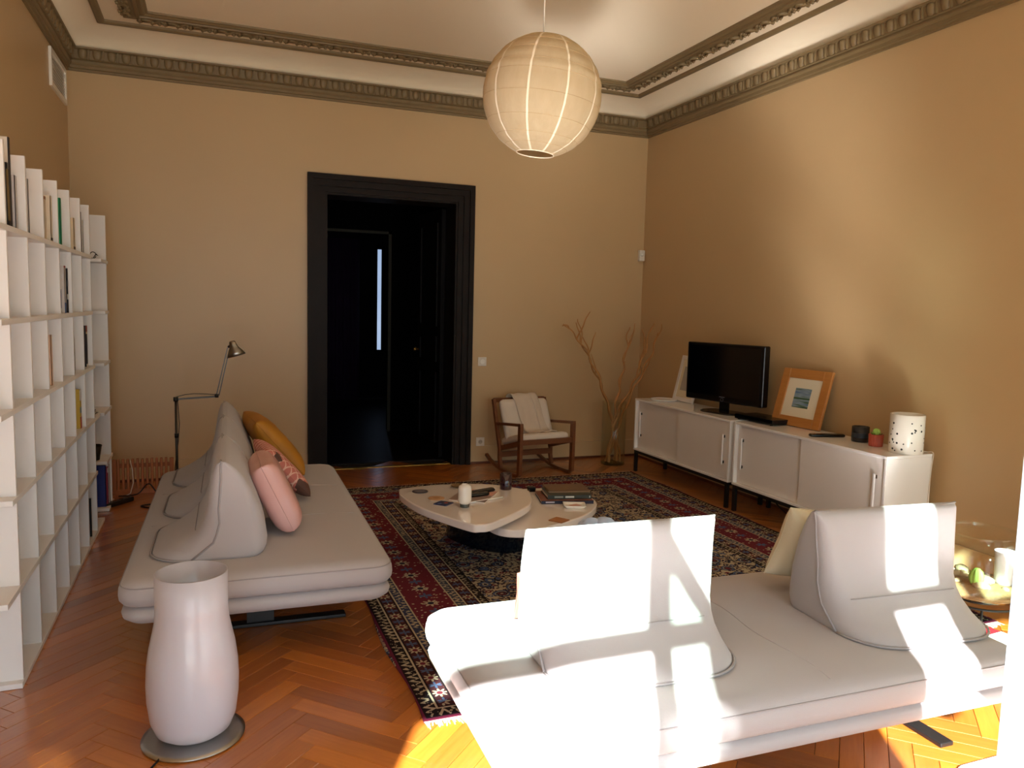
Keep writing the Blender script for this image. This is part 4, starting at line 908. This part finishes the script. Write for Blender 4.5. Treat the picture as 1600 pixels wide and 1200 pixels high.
sp2 = thing('speckled_lamp', 'white ceramic cylinder lamp pierced with small dots on the sideboard end', 'lamp', (3.905, 3.435, CZ))
MB().lathe([(.094, 0), (.097, .003), (.097, .232), (.092, .235), (.088, .232), (.088, .01)], 48, cap1=False).build('shade', 'vasewhite', sp2)
random.seed(11)
for k in range(34):
    a = random.uniform(-PI, 0)-.4; z = random.uniform(.015, .22); d = MB().lathe([(.0045 if k % 3 else .0065, 0), (.0045 if k % 3 else .0065, .0012)], 8).build('pierced_dot', 'blackmetal', sp2, (.0965*math.cos(a), .0965*math.sin(a), z)); d.rotation_euler = (PI/2, 0, a+PI/2)
MB().tube(catmull([(.09, -.03, .01), (.12, -.05, .006), (.128, -.088, .004), (.118, -.092, -.08), (.11, -.09, -.3), (.1, -.1, -.55), (.1, -.12, -.68)], 5, False), .0025, 6).build('cord', 'cablewhite', sp2)
kc = tag(MB().tube(catmull([(3.9, 4.6, .2), (3.88, 4.5, .1), (3.9, 4.35, .03), (3.87, 4.2, .006), (3.9, 4.0, .08), (3.92, 3.9, .19)], 6, False), .005, 6).build('tangled_cable', 'blackmetal'), 'black cable hanging under the sideboard with the framed picture', 'cable')
tr = thing('small_tray', 'thin flat cream tray lying on the sideboard end by the willow vase', 'tray', (3.86, 6.06, CZ)); MB().lathe([(.1, 0), (.12, .004), (.125, .012), (.12, .011), (.1, .006)], 30).build('dish', 'cabinet', tr); MB().lathe([(.121, .01), (.126, .012), (.121, .014)], 30, cap0=False, cap1=False).build('rim', 'vasewhite', tr)

# ------------------------------------------------------------------ wall fittings
def plate(name, label, cat, x, z, kind):
    t_ = thing(name, label, cat, (x, Y1, z)); bevel(box('plate', 'plastic', (-.042, -.009, -.042), (.042, -.0003, .042), t_), .003)
    if kind == 's': bevel(MB().lathe([(.024, 0), (.024, .006)], 24).build('rocker', 'vasewhite', t_, (0, -.009, 0)), .001).rotation_euler = (PI/2, 0, 0)
    else:
        MB().lathe([(.021, 0), (.021, .001)], 24).build('socket_well', cmat('#b3a898'), t_, (0, -.009, 0)).rotation_euler = (PI/2, 0, 0)
        for dx in (-.009, .009): MB().lathe([(.0028, 0), (.0028, .001)], 8).build('socket_hole', 'blackmetal', t_, (dx, -.0101, 0)).rotation_euler = (PI/2, 0, 0)
        MB().lathe([(.0025, 0), (.0025, .008)], 8).build('earth_pin', 'steel', t_, (0, -.01, .008)).rotation_euler = (PI/2, 0, 0)
plate('light_switch', 'white square light switch on the wall right of the dark doorway', 'switch', 2.387, .982, 's')
plate('wall_socket', 'white wall socket low beside the dark doorway', 'socket', 2.384, .21, 'p')
mo = thing('motion_sensor', 'small white motion sensor high in the corner by the willow', 'sensor', (4.06, Y1-.03, 2.055)); bevel(box('body', 'plastic', (-.03, -.02, -.055), (.03, .029, .055), mo), .008); MB().lathe([(.018, 0), (.014, .006), (.004, .01)], 16).build('lens', 'vasewhite', mo, (-.005, -.02, .01)).rotation_euler = (PI/2, 0, 0)
vt = thing('air_vent', 'white ventilation grille high on the left wall under the cornice', 'vent', (X0, 6.53, 3.065))
fr = MB()
for a, b_2, c, d in ((-.3, -.26, -.13, .13), (.26, .3, -.13, .13), (-.26, .26, -.13, -.1), (-.26, .26, .1, .13)): fr.box(.0003, .018, a, b_2, c, d)
fr.build('frame', 'vasewhite', vt); box('back_plate', 'plastic', (.0003, -.26, -.1), (.004, .26, .1), vt)
for k in range(9):
    o = box('slat', 'vasewhite', (-.011, -.26, -.001), (.011, .26, .001), vt, loc=(.011, 0, -.088+.022*k)); o.rotation_euler = (0, D_(68), 0)

# ------------------------------------------------------------------ terrarium, magazine, mat by the windows
te = thing('terrarium', 'wide glass bowl terrarium with stones and cactus on a wire stand', 'terrarium', (3.58, 2.66, .0115))
MB().lathe([(.0, .105), (.12, .106), (.19, .125), (.225, .17), (.24, .24), (.232, .32), (.2, .39), (.165, .42), (.17, .435), (.176, .437), (.168, .424)], 48, cap0=False, cap1=False).build('glass_bowl', 'vaseglass', te)
MB().lathe([(.02, .1085), (.12, .1085), (.185, .128), (.215, .16), (.15, .185), (.06, .19), (.01, .188)], 32).build('soil', 'soil', te)
MB().tube([(.19*math.cos(a), .19*math.sin(a), .092) for a in [2*PI*i/32 for i in range(32)]], .006, 6, closed=True).build('stand_ring', 'blackmetal', te)
MB().tube([(.11*math.cos(a), .11*math.sin(a), .098) for a in [2*PI*i/32 for i in range(32)]], .006, 6, closed=True).build('stand_ring', 'blackmetal', te)
for k in range(4): a = PI/4+k*PI/2; MB().tube([(.19*math.cos(a), .19*math.sin(a), .092), (.2*math.cos(a), .2*math.sin(a), .002)], .006, 6).build('stand_leg', 'blackmetal', te)
random.seed(5)
for k in range(16):
    a, r = random.uniform(0, 2*PI), random.uniform(.02, .17); q = random.uniform(.018, .036); b = MB()
    b.lathe([(q*.5, 0), (q, q*.35), (q*.9, q*.8), (q*.4, q*1.1)], 7, sx=1.3, sy=random.uniform(.7, 1)); o = b.build('pebble', 'stone', te, (r*math.cos(a), r*math.sin(a), .178-.12*max(0, r-.12))); o.rotation_euler = (0, 0, random.random()*3)
MB().loft([[((r+.003*math.cos(9*a))*math.cos(a), (r+.003*math.cos(9*a))*math.sin(a), z) for a in [2*PI*i/36 for i in range(36)]] for r, z in ((.018, 0), (.03, .02), (.032, .045), (.024, .07), (.008, .085))]).build('cactus', 'cactus', te, (-.09, -.06, .185))
MB().lathe([(.035, 0), (.042, .02), (.046, .15), (.05, .17), (.048, .172), (.042, .15)], 22).build('glass_cup', mat('lilac_cup', '#c3b3b6', .25), te, (.06, -.09, .18))
mz = thing('magazine', 'white and red magazine lying on the floor beside the sunlit sofa', 'magazine', (3.42, 2.40, 0), .1); box('pages', 'paperwhite', (-.1, -.14, .001), (.1, .14, .009), mz); box('cover', cmat('#ded6cc'), (-.101, -.141, .009), (.101, .141, .01), mz); box('cover_print', cmat('#8f1f2a'), (-.06, .06, .0098), (.1, .12, .0105), mz)
mt_ = thing('door_mat', 'grey brown woven mat with a pale edge beside the window leaf', 'mat', (2.75, 1.585, 0)); box('weave', 'mat', (-.45, -.135, .001), (.45, .135, .012), mt_); MB().tube(rrect(.45, .135, .02, 4, .008), .007, 6, closed=True).build('edge', 'vasewhite', mt_)
